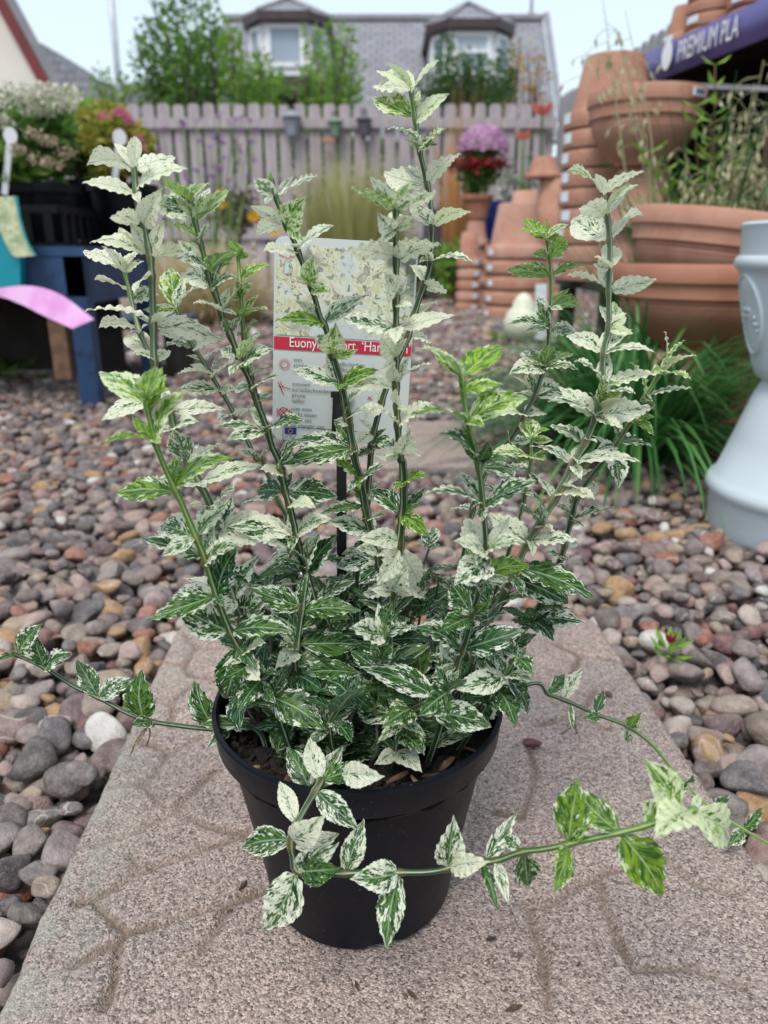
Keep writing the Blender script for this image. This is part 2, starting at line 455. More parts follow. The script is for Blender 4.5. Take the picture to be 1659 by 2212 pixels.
E = Vector((-0.0374, 0.9993, 0)).normalized(); ES = Vector((E.y, -E.x, 0))
SL0 = Vector((0.0054, 0.771, 0)); SLW, SLL = 0.464, 0.60
def slab_st(p): d = p - SL0; return d.dot(ES), d.dot(E)
GL = """RL 1000 200 1060 270 1190 270;RL 850 345 1000 360 1060 270;RL 1000 360 1030 420 1180 440;RL 1040 470 930 560 930 700;RL 830 550 920 560;
RL 780 780 920 830 1100 740;RL 920 830 840 950 760 1005 600 1010;RL 780 1010 900 1140;RL 1160 930 970 1110 960 1160 1020 1190 1200 1250 1340 1270;
RL 410 1340 680 1280 900 1170;RL 1400 1250 1050 1370 760 1470 540 1610 430 1650;RL 710 1390 760 1470;RL 530 1660 690 1810 830 1760 1250 1640 1500 1560;
RL 690 1810 640 1850 400 1980;RL 1250 1640 1160 1800 1040 1960;RL 640 1850 620 2060 560 2200;RR 200 760 230 900 150 1140;RR 0 1110 150 1140;
RR 150 1640 270 1640 400 1560 600 1460;RR 190 1640 210 1750 270 1900 300 2200;RR 590 1460 600 1600 780 2000;RR 600 1460 800 1400;RR 960 1350 1100 1500 1350 1560;
RR 240 620 480 560 640 640;RR 480 560 560 420;RR 780 2000 1100 1980 1400 2100;RR 300 150 480 230 700 260;RR 480 230 430 330"""
SEG = []
for ln in GL.replace('\n','').split(';'):
    t = ln.split(); f = REG[t[0]]; q = list(map(float, t[1:]))
    pts = [slab_st(at_Z(*f(q[i], q[i+1]), 0)) for i in range(0, len(q), 2)]
    SEG += list(zip(pts[:-1], pts[1:]))
def make_slab(name, o, w, l, segs, step, thick, label):
    nx, ny = int(w/step)+1, int(l/step)+1
    s = np.linspace(-w/2, w/2, nx); t = np.linspace(-l, 0, ny)
    S, T = np.meshgrid(s, t)
    D = np.full(S.shape, 1.0)
    for (a, b) in segs:
        ax, ay = a; bx, by = b; dx, dy = bx-ax, by-ay; L2 = dx*dx+dy*dy+1e-12
        u = np.clip(((S-ax)*dx + (T-ay)*dy)/L2, 0, 1)
        D = np.minimum(D, np.hypot(S-ax-u*dx, T-ay-u*dy))
    wob = np.array([[noise.noise(Vector((x*60, y*60, 3)))*0.0016 + noise.noise(Vector((x*190, y*190, 5)))*0.0009 for x in s] for y in t])
    lo = np.array([[noise.noise(Vector((x*14, y*14, 1))) for x in s] for y in t])
    dep = 0.55 + 0.45*np.clip(lo*1.6+0.5, 0, 1)
    g = np.exp(-(np.maximum(D + wob*.8, 0)/0.0029)**2)*dep
    Z = -0.0042*g + 0.0007*lo + wob*0.22
    e = np.minimum.reduce([S + w/2, w/2 - S, T + l, -T])
    Z = Z - 0.004*np.clip(1 - (e + wob)/0.006, 0, 1)**2
    # corners knocked off a little, edges slightly ragged
    edge_n = np.array([[noise.noise(Vector((x*45, y*45, 9))) for x in s] for y in t])*0.0018
    rag = np.clip(1 - e/0.012, 0, 1)
    cen = np.stack([S, T + l/2], -1); nrm = np.abs(cen)/np.array([w/2, l/2])
    corner = np.clip((nrm[...,0] + nrm[...,1]) - 1.93, 0, 1)*0.5
    S2 = S*(1 - corner*0.35) + rag*edge_n; T2 = (T + l/2)*(1 - corner*0.30) - l/2 + rag*edge_n
    V = [(o + ES*float(S2[j,i]) + E*float(T2[j,i]) + Vector((0,0,float(Z[j,i])))) for j in range(ny) for i in range(nx)]
    F = [(j*nx+i, j*nx+i+1, (j+1)*nx+i+1, (j+1)*nx+i) for j in range(ny-1) for i in range(nx-1)]
    rim = [i for i in range(nx)] + [j*nx+nx-1 for j in range(1, ny)] + [(ny-1)*nx+i for i in range(nx-2, -1, -1)] + [j*nx for j in range(ny-2, 0, -1)]
    n0 = len(V); V += [Vector((V[i].x, V[i].y, o.z-thick)) for i in rim]
    m = len(rim); F += [(rim[(k+1)%m], rim[k], n0+k, n0+(k+1)%m) for k in range(m)]
    mb = MB(); mb.add(V, F, 0.5)
    ob = mb.build(name, M['slab'], None, True, 55)
    me = ob.data
    a = me.attributes.new('groove', 'FLOAT', 'POINT'); a.data.foreach_set('value', np.concatenate([g.ravel(), np.zeros(m)]).astype(np.float32))
    a = me.attributes.new('edge', 'FLOAT', 'POINT')
    ed = np.clip(1 - (S + w/2)/0.05, 0, 1)
    a.data.foreach_set('value', np.concatenate([ed.ravel(), np.ones(m)]).astype(np.float32))
    tag(ob, label, kind='structure')
    return ob
make_slab('paving_slab', SL0, SLW, SLL, SEG, 0.0016, 0.05, 'pinkish concrete slab with moulded crazy paving joints under the black pot')
o2 = at_Z(812, 905, 0); 
make_slab('paving_slab', Vector((o2.x+0.005, o2.y, -0.004)), 0.40, 0.42, [((-.2,-.2),(.0,-.12)),((0,-.12),(.2,-.2)),((0,-.12),(.02,0))], 0.012, 0.05, 'second stepping slab lying in the gravel behind the label')

# ---- pebbles
def pebble_mesh(seed, sub):
    bm = bmesh.new(); bmesh.ops.create_icosphere(bm, subdivisions=sub, radius=1)
    r = random.Random(seed)
    planes = [(Vector((r.gauss(0,1), r.gauss(0,1), r.gauss(0,1))).normalized(), r.uniform(0.50, 0.86)) for _ in range(r.choice([5,7,9,11]))]
    ax = Vector((1, r.uniform(.68,.95), r.uniform(.48,.72)))
    tp = r.uniform(-.25, .25)
    for v in bm.verts:
        p = v.co.copy()
        for n_, d in planes:
            k = p.dot(n_) - d
            if k > 0: p -= n_*(k*0.80)
        p *= 1 + 0.10*noise.noise(p*1.3 + Vector((seed*3.1, 0, 0))) + 0.03*noise.noise(p*3.5 + Vector((0, seed*2.3, 0)))
        p = Vector((p.x*ax.x, p.y*ax.y*(1+tp*p.x), p.z*ax.z))
        v.co = p
    me = bpy.data.meshes.new('pebble'); bm.to_mesh(me); bm.free()
    me.polygons.foreach_set('use_smooth', [True]*len(me.polygons))
    me.materials.append(M['pebble'])
    return me
NV = 22
peb_hi = [pebble_mesh(i, 3) for i in range(NV)]
peb_lo = [pebble_mesh(i, 2) for i in range(NV)]
GZ = -0.020
def in_slab(x, y, pad):
    for (o, w, l) in ((SL0, SLW, SLL), (Vector((o2.x+0.005, o2.y, 0)), 0.40, 0.42)):
        d = Vector((x, y, 0)) - o; s, t = d.dot(ES), d.dot(E)
        if abs(s) < w/2 + pad and -l - pad < t < pad: return True
    return False
pts = []
def scatter(y0, y1, sp, layers):
    for L in range(layers):
        y = y0; row = 0
        while y < y1:
            half = min(0.62*y + 0.42, 6.0)
            n_ = int(2*half/sp)
            for i in range(n_):
                x = -half + (i + 0.5*(row % 2))*sp + random.uniform(-.34, .34)*sp
                yy = y + random.uniform(-.34, .34)*sp
                a = random.lognormvariate(math.log(sp*0.58), 0.33)
                a = min(max(a, sp*0.30), sp*0.92)
                if in_slab(x, yy, 0.000 if L else a*0.62): continue
                z = GZ - 0.016*L + random.uniform(-.006, .006) + (a - sp*.6)*0.2
                if L == 0 and random.random() < .12: z += sp*0.30
                pts.append((x, yy, z, a, random.gauss(0, .30), random.gauss(0, .30), random.uniform(0, 6.283), random.randrange(NV)))
            y += sp*0.87; row += 1
scatter(0.12, 2.0, 0.0250, 2)
scatter(2.0, 3.6, 0.027, 1)
scatter(3.6, 8.7, 0.037, 1)
gravel = MB().add([(-7,-1.5,-.045),(7,-1.5,-.045),(7,8.9,-.045),(-7,8.9,-.045)], [(0,1,2,3)]).build('gravel', M['gravel_bed'])
tag(gravel, 'bed of mixed river pebbles around the slabs', kind='structure')
def seen(p):
    d = Vector(p[:3]) - CAMP; z = d.dot(FW)
    if z < 0.05: return -1
    px = PCX + FPX*d.x/z; py = PCY - FPX*d.dot(UPV)/z
    if px < 15 or px > 1645 or py > 2200 or p[2] < GZ - .009: return -1
    return p[3]/z
order = sorted(range(len(pts)), key=lambda i: -seen(pts[i]))
big = order[:300]; rest = order[300:]
for i in big:
    x, y, z, a, rx, ry, rz, k = pts[i]
    o = link_mesh('pebble', peb_hi[k], gravel)
    o.location = (x, y, z); o.rotation_euler = (rx, ry, rz); o.scale = (a, a, a)
# all the other pebbles: one mass, made of instances
src = bpy.data.collections.new('pebble_shapes')
for k in range(NV):
    src.objects.link(bpy.data.objects.new('pebble_shape', peb_lo[k]))
P = np.array([pts[i] for i in rest])
me = bpy.data.meshes.new('loose_pebbles'); me.from_pydata(P[:, :3].tolist(), [], [])
def fattr(nm, typ, arr, key):
    a = me.attributes.new(nm, typ, 'POINT'); a.data.foreach_set(key, np.ascontiguousarray(arr).ravel())
fattr('rot', 'FLOAT_VECTOR', P[:, 4:7].astype(np.float32), 'vector')
fattr('size', 'FLOAT', P[:, 3].astype(np.float32), 'value')
fattr('pick', 'INT', P[:, 7].astype(np.int32), 'value')
loose = link_mesh('loose_pebbles', me, gravel); tag(loose, kind='stuff')
ng = bpy.data.node_groups.new('scatter_pebbles', 'GeometryNodeTree')
ng.interface.new_socket('Geometry', in_out='INPUT', socket_type='NodeSocketGeometry')
ng.interface.new_socket('Geometry', in_out='OUTPUT', socket_type='NodeSocketGeometry')
gi = ng.nodes.new('NodeGroupInput'); go = ng.nodes.new('NodeGroupOutput')
iop = ng.nodes.new('GeometryNodeInstanceOnPoints'); ci = ng.nodes.new('GeometryNodeCollectionInfo')
ci.inputs['Collection'].default_value = src; ci.inputs['Separate Children'].default_value = True; ci.inputs['Reset Children'].default_value = True
iop.inputs['Pick Instance'].default_value = True
def na(nm, dt):
    a = ng.nodes.new('GeometryNodeInputNamedAttribute'); a.data_type = dt; a.inputs['Name'].default_value = nm; return a.outputs[0]
e2r = ng.nodes.new('FunctionNodeEulerToRotation')
ng.links.new(na('rot', 'FLOAT_VECTOR'), e2r.inputs[0])
ng.links.new(gi.outputs[0], iop.inputs['Points']); ng.links.new(ci.outputs[0], iop.inputs['Instance'])
ng.links.new(na('pick', 'INT'), iop.inputs['Instance Index']); ng.links.new(e2r.outputs[0], iop.inputs['Rotation'])
ng.links.new(na('size', 'FLOAT'), iop.inputs['Scale']); ng.links.new(iop.outputs[0], go.inputs[0])
md = loose.modifiers.new('scatter', 'NODES'); md.node_group = ng

# ================================================================== fences
ORD = ['topmost'] + [w + ' from top' for w in ('second','third','fourth','fifth','sixth','seventh','eighth','ninth','tenth')]
def fence(name, a, b, zt, label, mat, rail_h=(1.62, 0.55), side=-1, seed=1):
    a = Vector((a[0], a[1], 0)); b = Vector((b[0], b[1], 0)); d = (b-a).normalized(); nrm = Vector((d.y, -d.x, 0))*(-side)
    f = thing(name, a, label, 'fence'); r = random.Random(seed)
    L = (b-a).length; w, gap = 0.118, 0.036; n_ = int(L/(w+gap))
    tmpl = None
    for i in range(n_):
        mb = MB(); mb.smooth = False
        c = a + d*((i+.5)*(w+gap)); h = zt + r.uniform(-.008, .008); z0 = -.04
        ww = w/2 + r.uniform(-.004, .004)
        poly = [c - d*ww + Vector((0,0,z0)), c + d*ww + Vector((0,0,z0)), c + d*ww + Vector((0,0,h-.035)), c + d*(ww-.010) + Vector((0,0,h-.012)),
                c + d*(ww-.03) + Vector((0,0,h)), c - d*(ww-.03) + Vector((0,0,h)), c - d*(ww-.010) + Vector((0,0,h-.012)), c - d*ww + Vector((0,0,h-.035))]
        mb.prism(poly, nrm*0.018); mb.build('board', mat, f)
    for k, zr in enumerate(rail_h):
        mb = MB(); mb.smooth = False
        mb.box((a+b)/2 + Vector((0,0,zr)) + nrm*(0.0385), (L, 0.038, 0.095), (d, nrm, Vector((0,0,1))))
        mb.build('rail', mat, f)
    for i in range(int(L/2.9)+1):
        mb = MB(); mb.smooth = False
        mb.box(a + d*min(1.32+2.9*i, L-.06) + nrm*(-0.088) + Vector((0,0,zt/2-.02)), (0.10, 0.09, zt+.03), (d, nrm, Vector((0,0,1))))
        mb.build('post', mat, f)
    # board backing of the far side, seen through the gaps
    return f
FY = 8.75
xl = at_Y(150, 230, FY).x; xr = at_Y(1203, 230, FY).x
fence('picket_fence', (xl-2.2, FY), (xr, FY), 1.80, 'weathered grey picket fence across the back of the gravel yard', M['fence'])
fence('side_fence', (xr+.02, FY), (xr+.02+.35, 3.4), 1.86, 'grey board fence running back on the right behind the terracotta pots', M['fence2'], side=1, seed=5)
# hedge that fills the gaps behind the boards
def leaf_quads(mb, c, rad, n_, size, shape='ell', up=0.3, asp=0.5, rnd=None, hollow=0.35):
    c = Vector(c)
    for _ in range(n_):
        while True:
            q = Vector((random.uniform(-1,1), random.uniform(-1,1), random.uniform(-1,1)))
            if hollow < q.length < 1 or (q.length < 1 and random.random() < .15): break
        p = c + Vector((q.x*rad[0], q.y*rad[1], q.z*rad[2]))
        ax = Vector((random.gauss(0,1), random.gauss(0,1), random.gauss(up,.6)))
        ax = ax.normalized()
        sd = ax.cross(Vector((random.gauss(0,1), random.gauss(0,1), random.gauss(0,1)))).normalized()
        nn = ax.cross(sd); s = size*random.uniform(.65, 1.3)
        one_leaf(mb, p, ax, sd, nn, s, s*asp, rnd)
def one_leaf(mb, p, ax, sd, nn, s, w, rnd=None):
    mb.add([p, p + ax*(s*.45) + sd*(w*.5) + nn*(s*.08), p + ax*s - nn*(s*.06), p + ax*(s*.45) - sd*(w*.5) + nn*(s*.08), p + ax*(s*.5) - nn*(s*.02)],
           [(0,1,4), (1,2,4), (2,3,4), (3,0,4)], rnd)

# ================================================================== houses behind
def slate_material():
    m, nt, p, out = new_mat('roof_slates'); n = N(nt)
    uv = n.node('ShaderNodeUVMap', uv_map='roof').outputs[0]
    br = n.node('ShaderNodeTexBrick'); n.set(br.inputs['Vector'], uv)
    br.inputs['Color1'].default_value = (.19,.19,.215,1); br.inputs['Color2'].default_value = (.26,.26,.29,1); br.inputs['Mortar'].default_value = (.06,.06,.07,1)
    br.inputs['Scale'].default_value = 1; br.inputs['Brick Width'].default_value = .26; br.inputs['Row Height'].default_value = .17; br.inputs['Mortar Size'].default_value = .012
    f = n.noise(uv, 1.2, 4, .6)
    col = n.mix(n.math('MULTIPLY', n.step(f, .4, .7), .35), br.outputs[0], (.24,.235,.25,1))
    nt.links.new(col, p.inputs['Base Color']); p.inputs['Roughness'].default_value = .6
    nt.links.new(n.bump(br.outputs['Fac'], .5, -.02), p.inputs['Normal'])
    return m
M['slate'] = slate_material()
M['glass'] = plain('window_glass', (.26,.31,.37), (.30,.35,.41), 1, 0.06, spec=0.9)
M['blind'] = plain('window_blind', (.45,.52,.58), (.50,.56,.62), 2, 0.4)
def roof_uv(ob, ux, uy):
    me = ob.data; uvl = me.uv_layers.new(name='roof')
    for li, l in enumerate(me.loops):
        co = me.vertices[l.vertex_index].co
        uvl.data[li].uv = (co.dot(ux), co.dot(uy))
def quad_slab(mb, a, b, c, d, th):
    a, b, c, d = map(Vector, (a, b, c, d)); n_ = (b-a).cross(d-a).normalized()
    mb.prism([a, b, c, d], -n_*th); return mb
HY0, HY1 = 16.6, 20.0
rl_ = at_Y(482, 42, HY1); rr_ = at_Y(1172, 46, HY1)
el_ = at_Y(440, 236, HY0); er_ = at_Y(1212, 236, HY0)
zr, ze = rl_.z, er_.z - 0.55
hs = thing('slate_roofed_house', ((el_.x+er_.x)/2, 18, -.05), 'house with grey slate roof and two bay dormers beyond the picket fence', 'house')
mb = MB(); mb.smooth = False
mb.box(((el_.x+er_.x)/2, (HY0+.5+23.2)/2, ze/2), (er_.x-el_.x-.3, 6.2, ze+.1)); mb.build('wall', M['render'], hs)
mb = MB(); mb.smooth = False
for (y0, y1) in ((HY0, HY1), (23.4, HY1)):
    a, b, c, d = (el_.x, y0, ze), (er_.x, y0, ze), (rr_.x, y1, zr), (rl_.x, y1, zr)
    if y0 > y1: a, b, c, d = b, a, d, c
    quad_slab(mb, a, b, c, d, .08)
ro = mb.build('roof', M['slate'], hs)
roof_uv(ro, Vector((1,0,0)), Vector((0,.62,.78)))
mb = MB(); mb.smooth = False
mb.box(((rl_.x+rr_.x)/2, HY1, zr+.03), (rr_.x-rl_.x, .22, .10)); mb.build('ridge_cap', M['lead'], hs)
mb = MB(); mb.smooth = False
for (A, B) in (((el_.x, HY0, ze), (rl_.x, HY1, zr)), ((er_.x, HY0, ze), (rr_.x, HY1, zr))):
    pass
mb.prism([(er_.x+.02, HY0, ze+.02), (er_.x+.14, HY0, ze+.02), (rr_.x+.14, HY1, zr+.05), (rr_.x+.02, HY1, zr+.05)], (0,0,.1))
mb.build('verge', M['lead'], hs)
mb = MB(); c_ = at_Y(1148, 46, HY1); mb.tube([c_ + Vector((0,.1,-.2)), c_ + Vector((0,.1,1.4))], .035, 8); mb.build('flue', M['metal_grey'], hs)
mb = MB(); mb.tube([c_ + Vector((0,.1,-.2)), c_ + Vector((0,.1,.22))], [.2,.06], 8); mb.build('flue_flashing', M['lead'], hs)
def dormer(xc, y_eave, y_apex, y_sill, half_px, seed):
    """half-octagonal bay dormer: faces at -45, 0 and 45 degrees, hipped lead roof"""
    Yf = 16.9
    c = at_Y(xc, y_eave, Yf); ztop = c.z; zb = at_Y(xc, y_sill+8, Yf).z; za = at_Y(xc, y_apex, Yf+.9).z
    hw = half_px/FPX*depth_of(c)
    fw = hw*.56; dp = hw - fw + .12
    poly = [Vector((c.x-hw, Yf+dp, 0)), Vector((c.x-fw, Yf, 0)), Vector((c.x+fw, Yf, 0)), Vector((c.x+hw, Yf+dp, 0)), Vector((c.x+hw, Yf+2.6, 0)), Vector((c.x-hw, Yf+2.6, 0))]
    mb = MB(); mb.smooth = False
    mb.prism([p + Vector((0,0,zb-.35)) for p in poly], (0,0,ztop-zb+.35))
    dm = mb.build('dormer', M['white_pvc'], hs)
    # apron of slates below the glazing
    cc = Vector((c.x, Yf+1.2, 0))
    mb = MB(); mb.smooth = False
    mb.prism([cc + (p-cc)*1.03 + Vector((0,0,zb-.42)) for p in poly], (0,0,.36)); mb.build('dormer_apron', M['dark_trim'], dm)
    # eaves and hipped roof
    ev = [cc + (p-cc)*1.16 for p in poly]
    mb = MB(); mb.smooth = False
    mb.prism([p + Vector((0,0,ztop-.02)) for p in ev], (0,0,.15)); mb.build('dormer_eaves', M['dark_trim'], dm)
    ap = Vector((c.x, Yf+.95, za)); apb = Vector((c.x, Yf+2.9, za))
    e2 = [p + Vector((0,0,ztop+.13)) for p in ev]
    mb = MB(); mb.smooth = False
    mb.add(e2 + [ap, apb], [(0,1,6), (1,2,6), (2,3,6), (3,4,7,6), (5,0,6,7), (4,5,7), (5,4,3,2,1,0)])
    ob = mb.build('dormer_roof', M['slate'], dm); roof_uv(ob, Vector((1,0,0)), Vector((0,.6,.8)))
    mb = MB()
    for q in e2[:4]: mb.tube([q + Vector((0,0,.01)), ap + Vector((0,0,.03))], .045, 6)
    mb.build('hip_roll', M['lead'], dm)
    # windows in the three faces
    for k in range(3):
        a, b = poly[k], poly[k+1]; d = (b-a); L = d.length; d.normalize(); nn = Vector((d.y, -d.x, 0))
        m0, m1 = (.09, L-.09) if k != 1 else (.10, L-.10)
        z0, z1 = zb+.12, ztop-.10
        mb = MB(); mb.smooth = False
        ctr = a + d*((m0+m1)/2) + Vector((0,0,(z0+z1)/2)) + nn*.004
        mb.box(ctr, (m1-m0, .02, z1-z0), (d, nn, Vector((0,0,1))))
        w_ = mb.build('window', M['glass'], dm)
        mb = MB(); mb.smooth = False
        for (cx, sx, cz, sz) in ((m0, .07, (z0+z1)/2, z1-z0+.05), (m1, .07, (z0+z1)/2, z1-z0+.05)):
            mb.box(a + d*cx + Vector((0,0,cz)) + nn*.03, (sx, .05, sz), (d, nn, Vector((0,0,1))))
        for cz in (z0, z1):
            mb.box(ctr - Vector((0,0,(z0+z1)/2)) + Vector((0,0,cz)) + nn*.024, (m1-m0-.07, .046, .07), (d, nn, Vector((0,0,1))))
        if seed == 2 and k == 1:
            mb.box(ctr + Vector((0,0,.05)) + nn*.024, (m1-m0-.07, .046, .05), (d, nn, Vector((0,0,1))))
        mb.build('window_frame', M['white_pvc'], dm)
        if k == 1 and seed == 2:
            mb = MB(); mb.smooth = False
            mb.box(ctr + Vector((0,0,(z1-z0)*.29)) + nn*.013, (m1-m0-.08, .006, (z1-z0)*.36), (d, nn, Vector((0,0,1)))); mb.build('blind', M['blind'], dm)
dormer(615, 45, -2, 148, 84, 1)
dormer(1020, 62, 8, 168, 85, 2)
# cream gabled building on the left
GY = 10.0
g0 = at_Y(8, -15, GY); g1 = at_Y(118, 187, GY)
dsl = (g1-g0).normalized()
gt = g0 - dsl*1.2
gb = thing('cream_gable_building', (g1.x-2, GY+2, -.05), 'cream rendered gable with maroon bargeboard at the left edge', 'building')
mb = MB(); mb.smooth = False
mb.prism([(g1.x-5, GY, -.05), (g1.x-.05, GY, -.05), (g1.x-.05, GY, g1.z), (gt.x-.05, GY, gt.z), (gt.x-.05-1.6, GY, gt.z), (g1.x-5, GY, gt.z-2.2)], (-2.4,4,0)); mb.build('wall', M['render'], gb)
mb = MB(); mb.smooth = False
dn = Vector((-dsl.z, 0, dsl.x)) * -1
if dn.x > 0: dn = -dn
mb.prism([gt + Vector((0,-.03,0)), g1 + dsl*.12 + Vector((0,-.03,0)), g1 + dsl*.12 + dn*.125 + Vector((0,-.03,0)), gt + dn*.125 + Vector((0,-.03,0))], (0,-.04,0)); mb.build('bargeboard', M['maroon'], gb)
mb = MB(); mb.smooth = False
mb.prism([gt - dn*.01 + Vector((0,-.09,0)), g1 + dsl*.16 - dn*.01 + Vector((0,-.09,0)), g1 + dsl*.16 - dn*.11 + Vector((0,-.09,0)), gt - dn*.11 + Vector((0,-.09,0))], (-2.4,4.1,0)); mb.build('roof_edge', M['lead'], gb)
# dark roofed house further back on the left
DY = 24.0
poly = [at_Y(*q, DY) for q in ((60, 80), (92, 95), (122, 112), (142, 146), (235, 180), (310, 183), (640, 186), (640, 260), (60, 260))]
dh = thing('dark_roofed_house', (at_Y(300, 230, DY).x, DY+2, -.05), 'distant house with long dark slate roof behind the fence at left', 'house')
mb = MB(); mb.smooth = False
mb.prism(poly, (0, 3.0, 0)); ob = mb.build('roof', M['slate'], dh); roof_uv(ob, Vector((1,0,0)), Vector((0,.6,.8)))
q0, q1 = at_Y(60, 260, DY), at_Y(640, 260, DY)
mb = MB(); mb.smooth = False
mb.box(((q0.x+q1.x)/2, DY+1.5, q0.z/2), (q1.x-q0.x-.4, 2.6, q0.z)); mb.build('wall', M['render'], dh)
# lamp post
PY = 14.0
pb, pt = at_Y(257, 190, PY), at_Y(239, -40, PY)
mb = MB(); base = Vector((pb.x + (pb.x-pt.x)*.35*0 , PY, -.05))
lp = thing('utility_pole', (pb.x, PY, -.05), 'thin grey pole rising behind the fence left of the tall tree', 'pole')
mb.tube([Vector((pb.x, PY, -.05)), pb, pt + Vector((0,0,1.5))], [.055,.05,.04], 10); mb.build('shaft', M['metal_grey'], lp)
mb = MB(); mb.tube([Vector((pb.x, PY, -.05)), Vector((pb.x, PY, .9))], .08, 10); mb.build('base', M['metal_grey'], lp)

# ================================================================== trees and shrubs beyond the fence
M['tree_g'] = foliage('tree_leaves', [(0,(.045,.11,.022)),(.4,(.095,.21,.04)),(.75,(.17,.32,.06)),(1,(.27,.42,.09))], trans=.45, scale=.8)
M['tree_l'] = foliage('light_shrub_leaves', [(0,(.09,.18,.035)),(.4,(.18,.33,.06)),(.8,(.29,.46,.08)),(1,(.40,.54,.12))], trans=.5, scale=.8)
M['tree_d'] = foliage('dark_shrub_leaves', [(0,(.03,.075,.02)),(.5,(.07,.15,.04)),(1,(.15,.26,.07))], trans=.4, scale=.8)
M['tree_o'] = foliage('autumn_leaves', [(0,(.30,.15,.05)),(.5,(.45,.25,.06)),(1,(.55,.38,.12))], trans=.4, scale=.8)
def tree(name, label, Y, base_px, shoots, leaf, mat, n_leaf, trunk=.06, cat='tree', group='shrubs and trees beyond the fence', spread=.28):
    """shoots: list of (x,y) tips in the photo; every shoot is a limb from the trunk carrying leaves"""
    b = at_Y(base_px, 240, Y); root = Vector((b.x, Y, -.05))
    t = thing(name, root, label, cat, group)
    fork = Vector((b.x, Y, 0.9))
    mb = MB(); mb.tube([root, root.lerp(fork, .5) + Vector((.04,0,0)), fork], [trunk*1.2, trunk, trunk*.85], 8)
    cr = MB()
    for (x, y) in shoots:
        tip = at_Y(x, y, Y + random.uniform(-.7, .7))
        mid = fork.lerp(tip, .45) + Vector((random.uniform(-.15,.15), random.uniform(-.2,.2), .05))
        path = spline([fork, mid, tip], 14)
        mb.tube(path, [trunk*.6*(1-i/14)+.006 for i in range(14)], 6)
        L = (tip-fork).length
        m = int(n_leaf*L)
        for k in range(m):
            u = .22 + .78*random.random()**.75
            i = min(int(u*13), 12); p = path[i].lerp(path[i+1], u*13-i)
            # side twigs: leaves sit in clumps off the limb
            rr = spread*(1.25 - u)*L/2.2 + .06
            ax = Vector((random.gauss(0,1), random.gauss(0,1), random.gauss(.35,.5))).normalized()
            p = p + ax*(rr*random.random()**.6)
            sd = ax.cross(Vector((random.gauss(0,1), random.gauss(0,1), random.gauss(0,1)))).normalized()
            one_leaf(cr, p, ax, sd, ax.cross(sd), leaf*random.uniform(.6, 1.3), leaf*.55)
    mb.build('trunk', M['bark_tree'], t); tag(cr.build('crown', mat, t, False), kind='stuff')
    return t
random.seed(21)
tree('broadleaf_tree', 'tall leafy tree with upright shoots left of the dormers', 10.6, 400, [(375,-30),(345,8),(320,45),(300,95),(425,-20),(450,15),(470,55),(360,70),(410,80),(500,75),(520,120),(440,120),(330,130),(380,140),(545,165),(310,170)], .085, M['tree_g'], 165, .07, spread=.24)
tree('leafy_shrub', 'bushy light green shrub just above the fence under the left dormer', 10.2, 555, [(500,60),(530,140),(560,120),(585,150),(600,165),(570,175),(515,170),(540,185),(620,180)], .075, M['tree_l'], 190, .045, spread=.2)
tree('leafy_shrub', 'slim light green shrub with tall shoots between the two dormers', 10.0, 705, [(672,65),(690,120),(660,150),(720,60),(755,55),(745,110),(770,140),(700,165),(730,160),(650,180),(760,185)], .07, M['tree_l'], 150, .04, spread=.17)
tree('dense_shrub', 'dense dark green shrub below the right dormer', 10.0, 1010, [(965,85),(985,120),(940,150),(1015,130),(1045,125),(1075,150),(1095,115),(1100,170),(960,170),(1005,165),(1050,175),(920,180)], .07, M['tree_d'], 230, .045, spread=.2)
tree('autumn_tree', 'sparse shrub with orange yellow leaves right of the dormers', 10.4, 1150, [(1125,80),(1120,130),(1140,110),(1165,115),(1172,150),(1130,165),(1155,180)], .075, M['tree_o'], 34, .03, spread=.13)
tree('leafy_shrub', 'small green shrub peeping over the fence beside the utility pole', 10.3, 262, [(215,150),(240,190),(270,165),(285,190),(230,205)], .075, M['tree_l'], 110, .04, spread=.14)

hd = thing('hedge', (.2, 9.5, -.05), 'dark hedge growing close behind the picket fence', 'hedge')
mb = MB()
for i in range(34):
    x = -4.6 + i*.2
    leaf_quads(mb, (x, 9.45, .85 + random.uniform(-.1,.1)), (.26,.30,.85), 150, .11, hollow=.1)
tag(tag(mb.build('foliage', M['tree_d'], hd, False), kind='stuff'), kind='stuff')
mb = MB()
for i in range(17): mb.tube([(-4.5+i*.4, 9.5, -.05), (-4.45+i*.4, 9.5, .8), (-4.6+i*.4, 9.45, 1.4)], [.03,.02,.008], 6)
mb.build('stems', M['bark_tree'], hd)

# ================================================================== yard plants, far to near
M['grass_y'] = foliage('feather_grass', [(0,(.26,.27,.08)),(.5,(.46,.45,.18)),(1,(.62,.57,.32))], trans=.4, scale=2)
M['grass_b'] = foliage('buff_grass', [(0,(.40,.31,.16)),(.5,(.54,.45,.26)),(1,(.66,.58,.38))], trans=.35, scale=2)
M['grass_g'] = foliage('strap_grass', [(0,(.02,.08,.02)),(.4,(.05,.17,.045)),(.75,(.10,.27,.07)),(1,(.22,.34,.10))], trans=.3, scale=3, rough=.4)
M['bush_g'] = foliage('bush_leaves', [(0,(.035,.095,.022)),(.4,(.10,.21,.045)),(.75,(.20,.33,.08)),(1,(.34,.44,.16))], trans=.4, scale=4)
M['bush_o'] = foliage('spirea_leaves', [(0,(.10,.17,.03)),(.35,(.28,.32,.05)),(.7,(.46,.40,.08)),(1,(.58,.28,.12))], trans=.45, scale=4)
M['petal_y'] = foliage('yellow_petals', [(0,(.70,.32,.01)),(1,(.80,.50,.02))], trans=.3)
M['petal_w'] = foliage('cream_florets', [(0,(.55,.55,.42)),(1,(.78,.76,.64))], trans=.3)
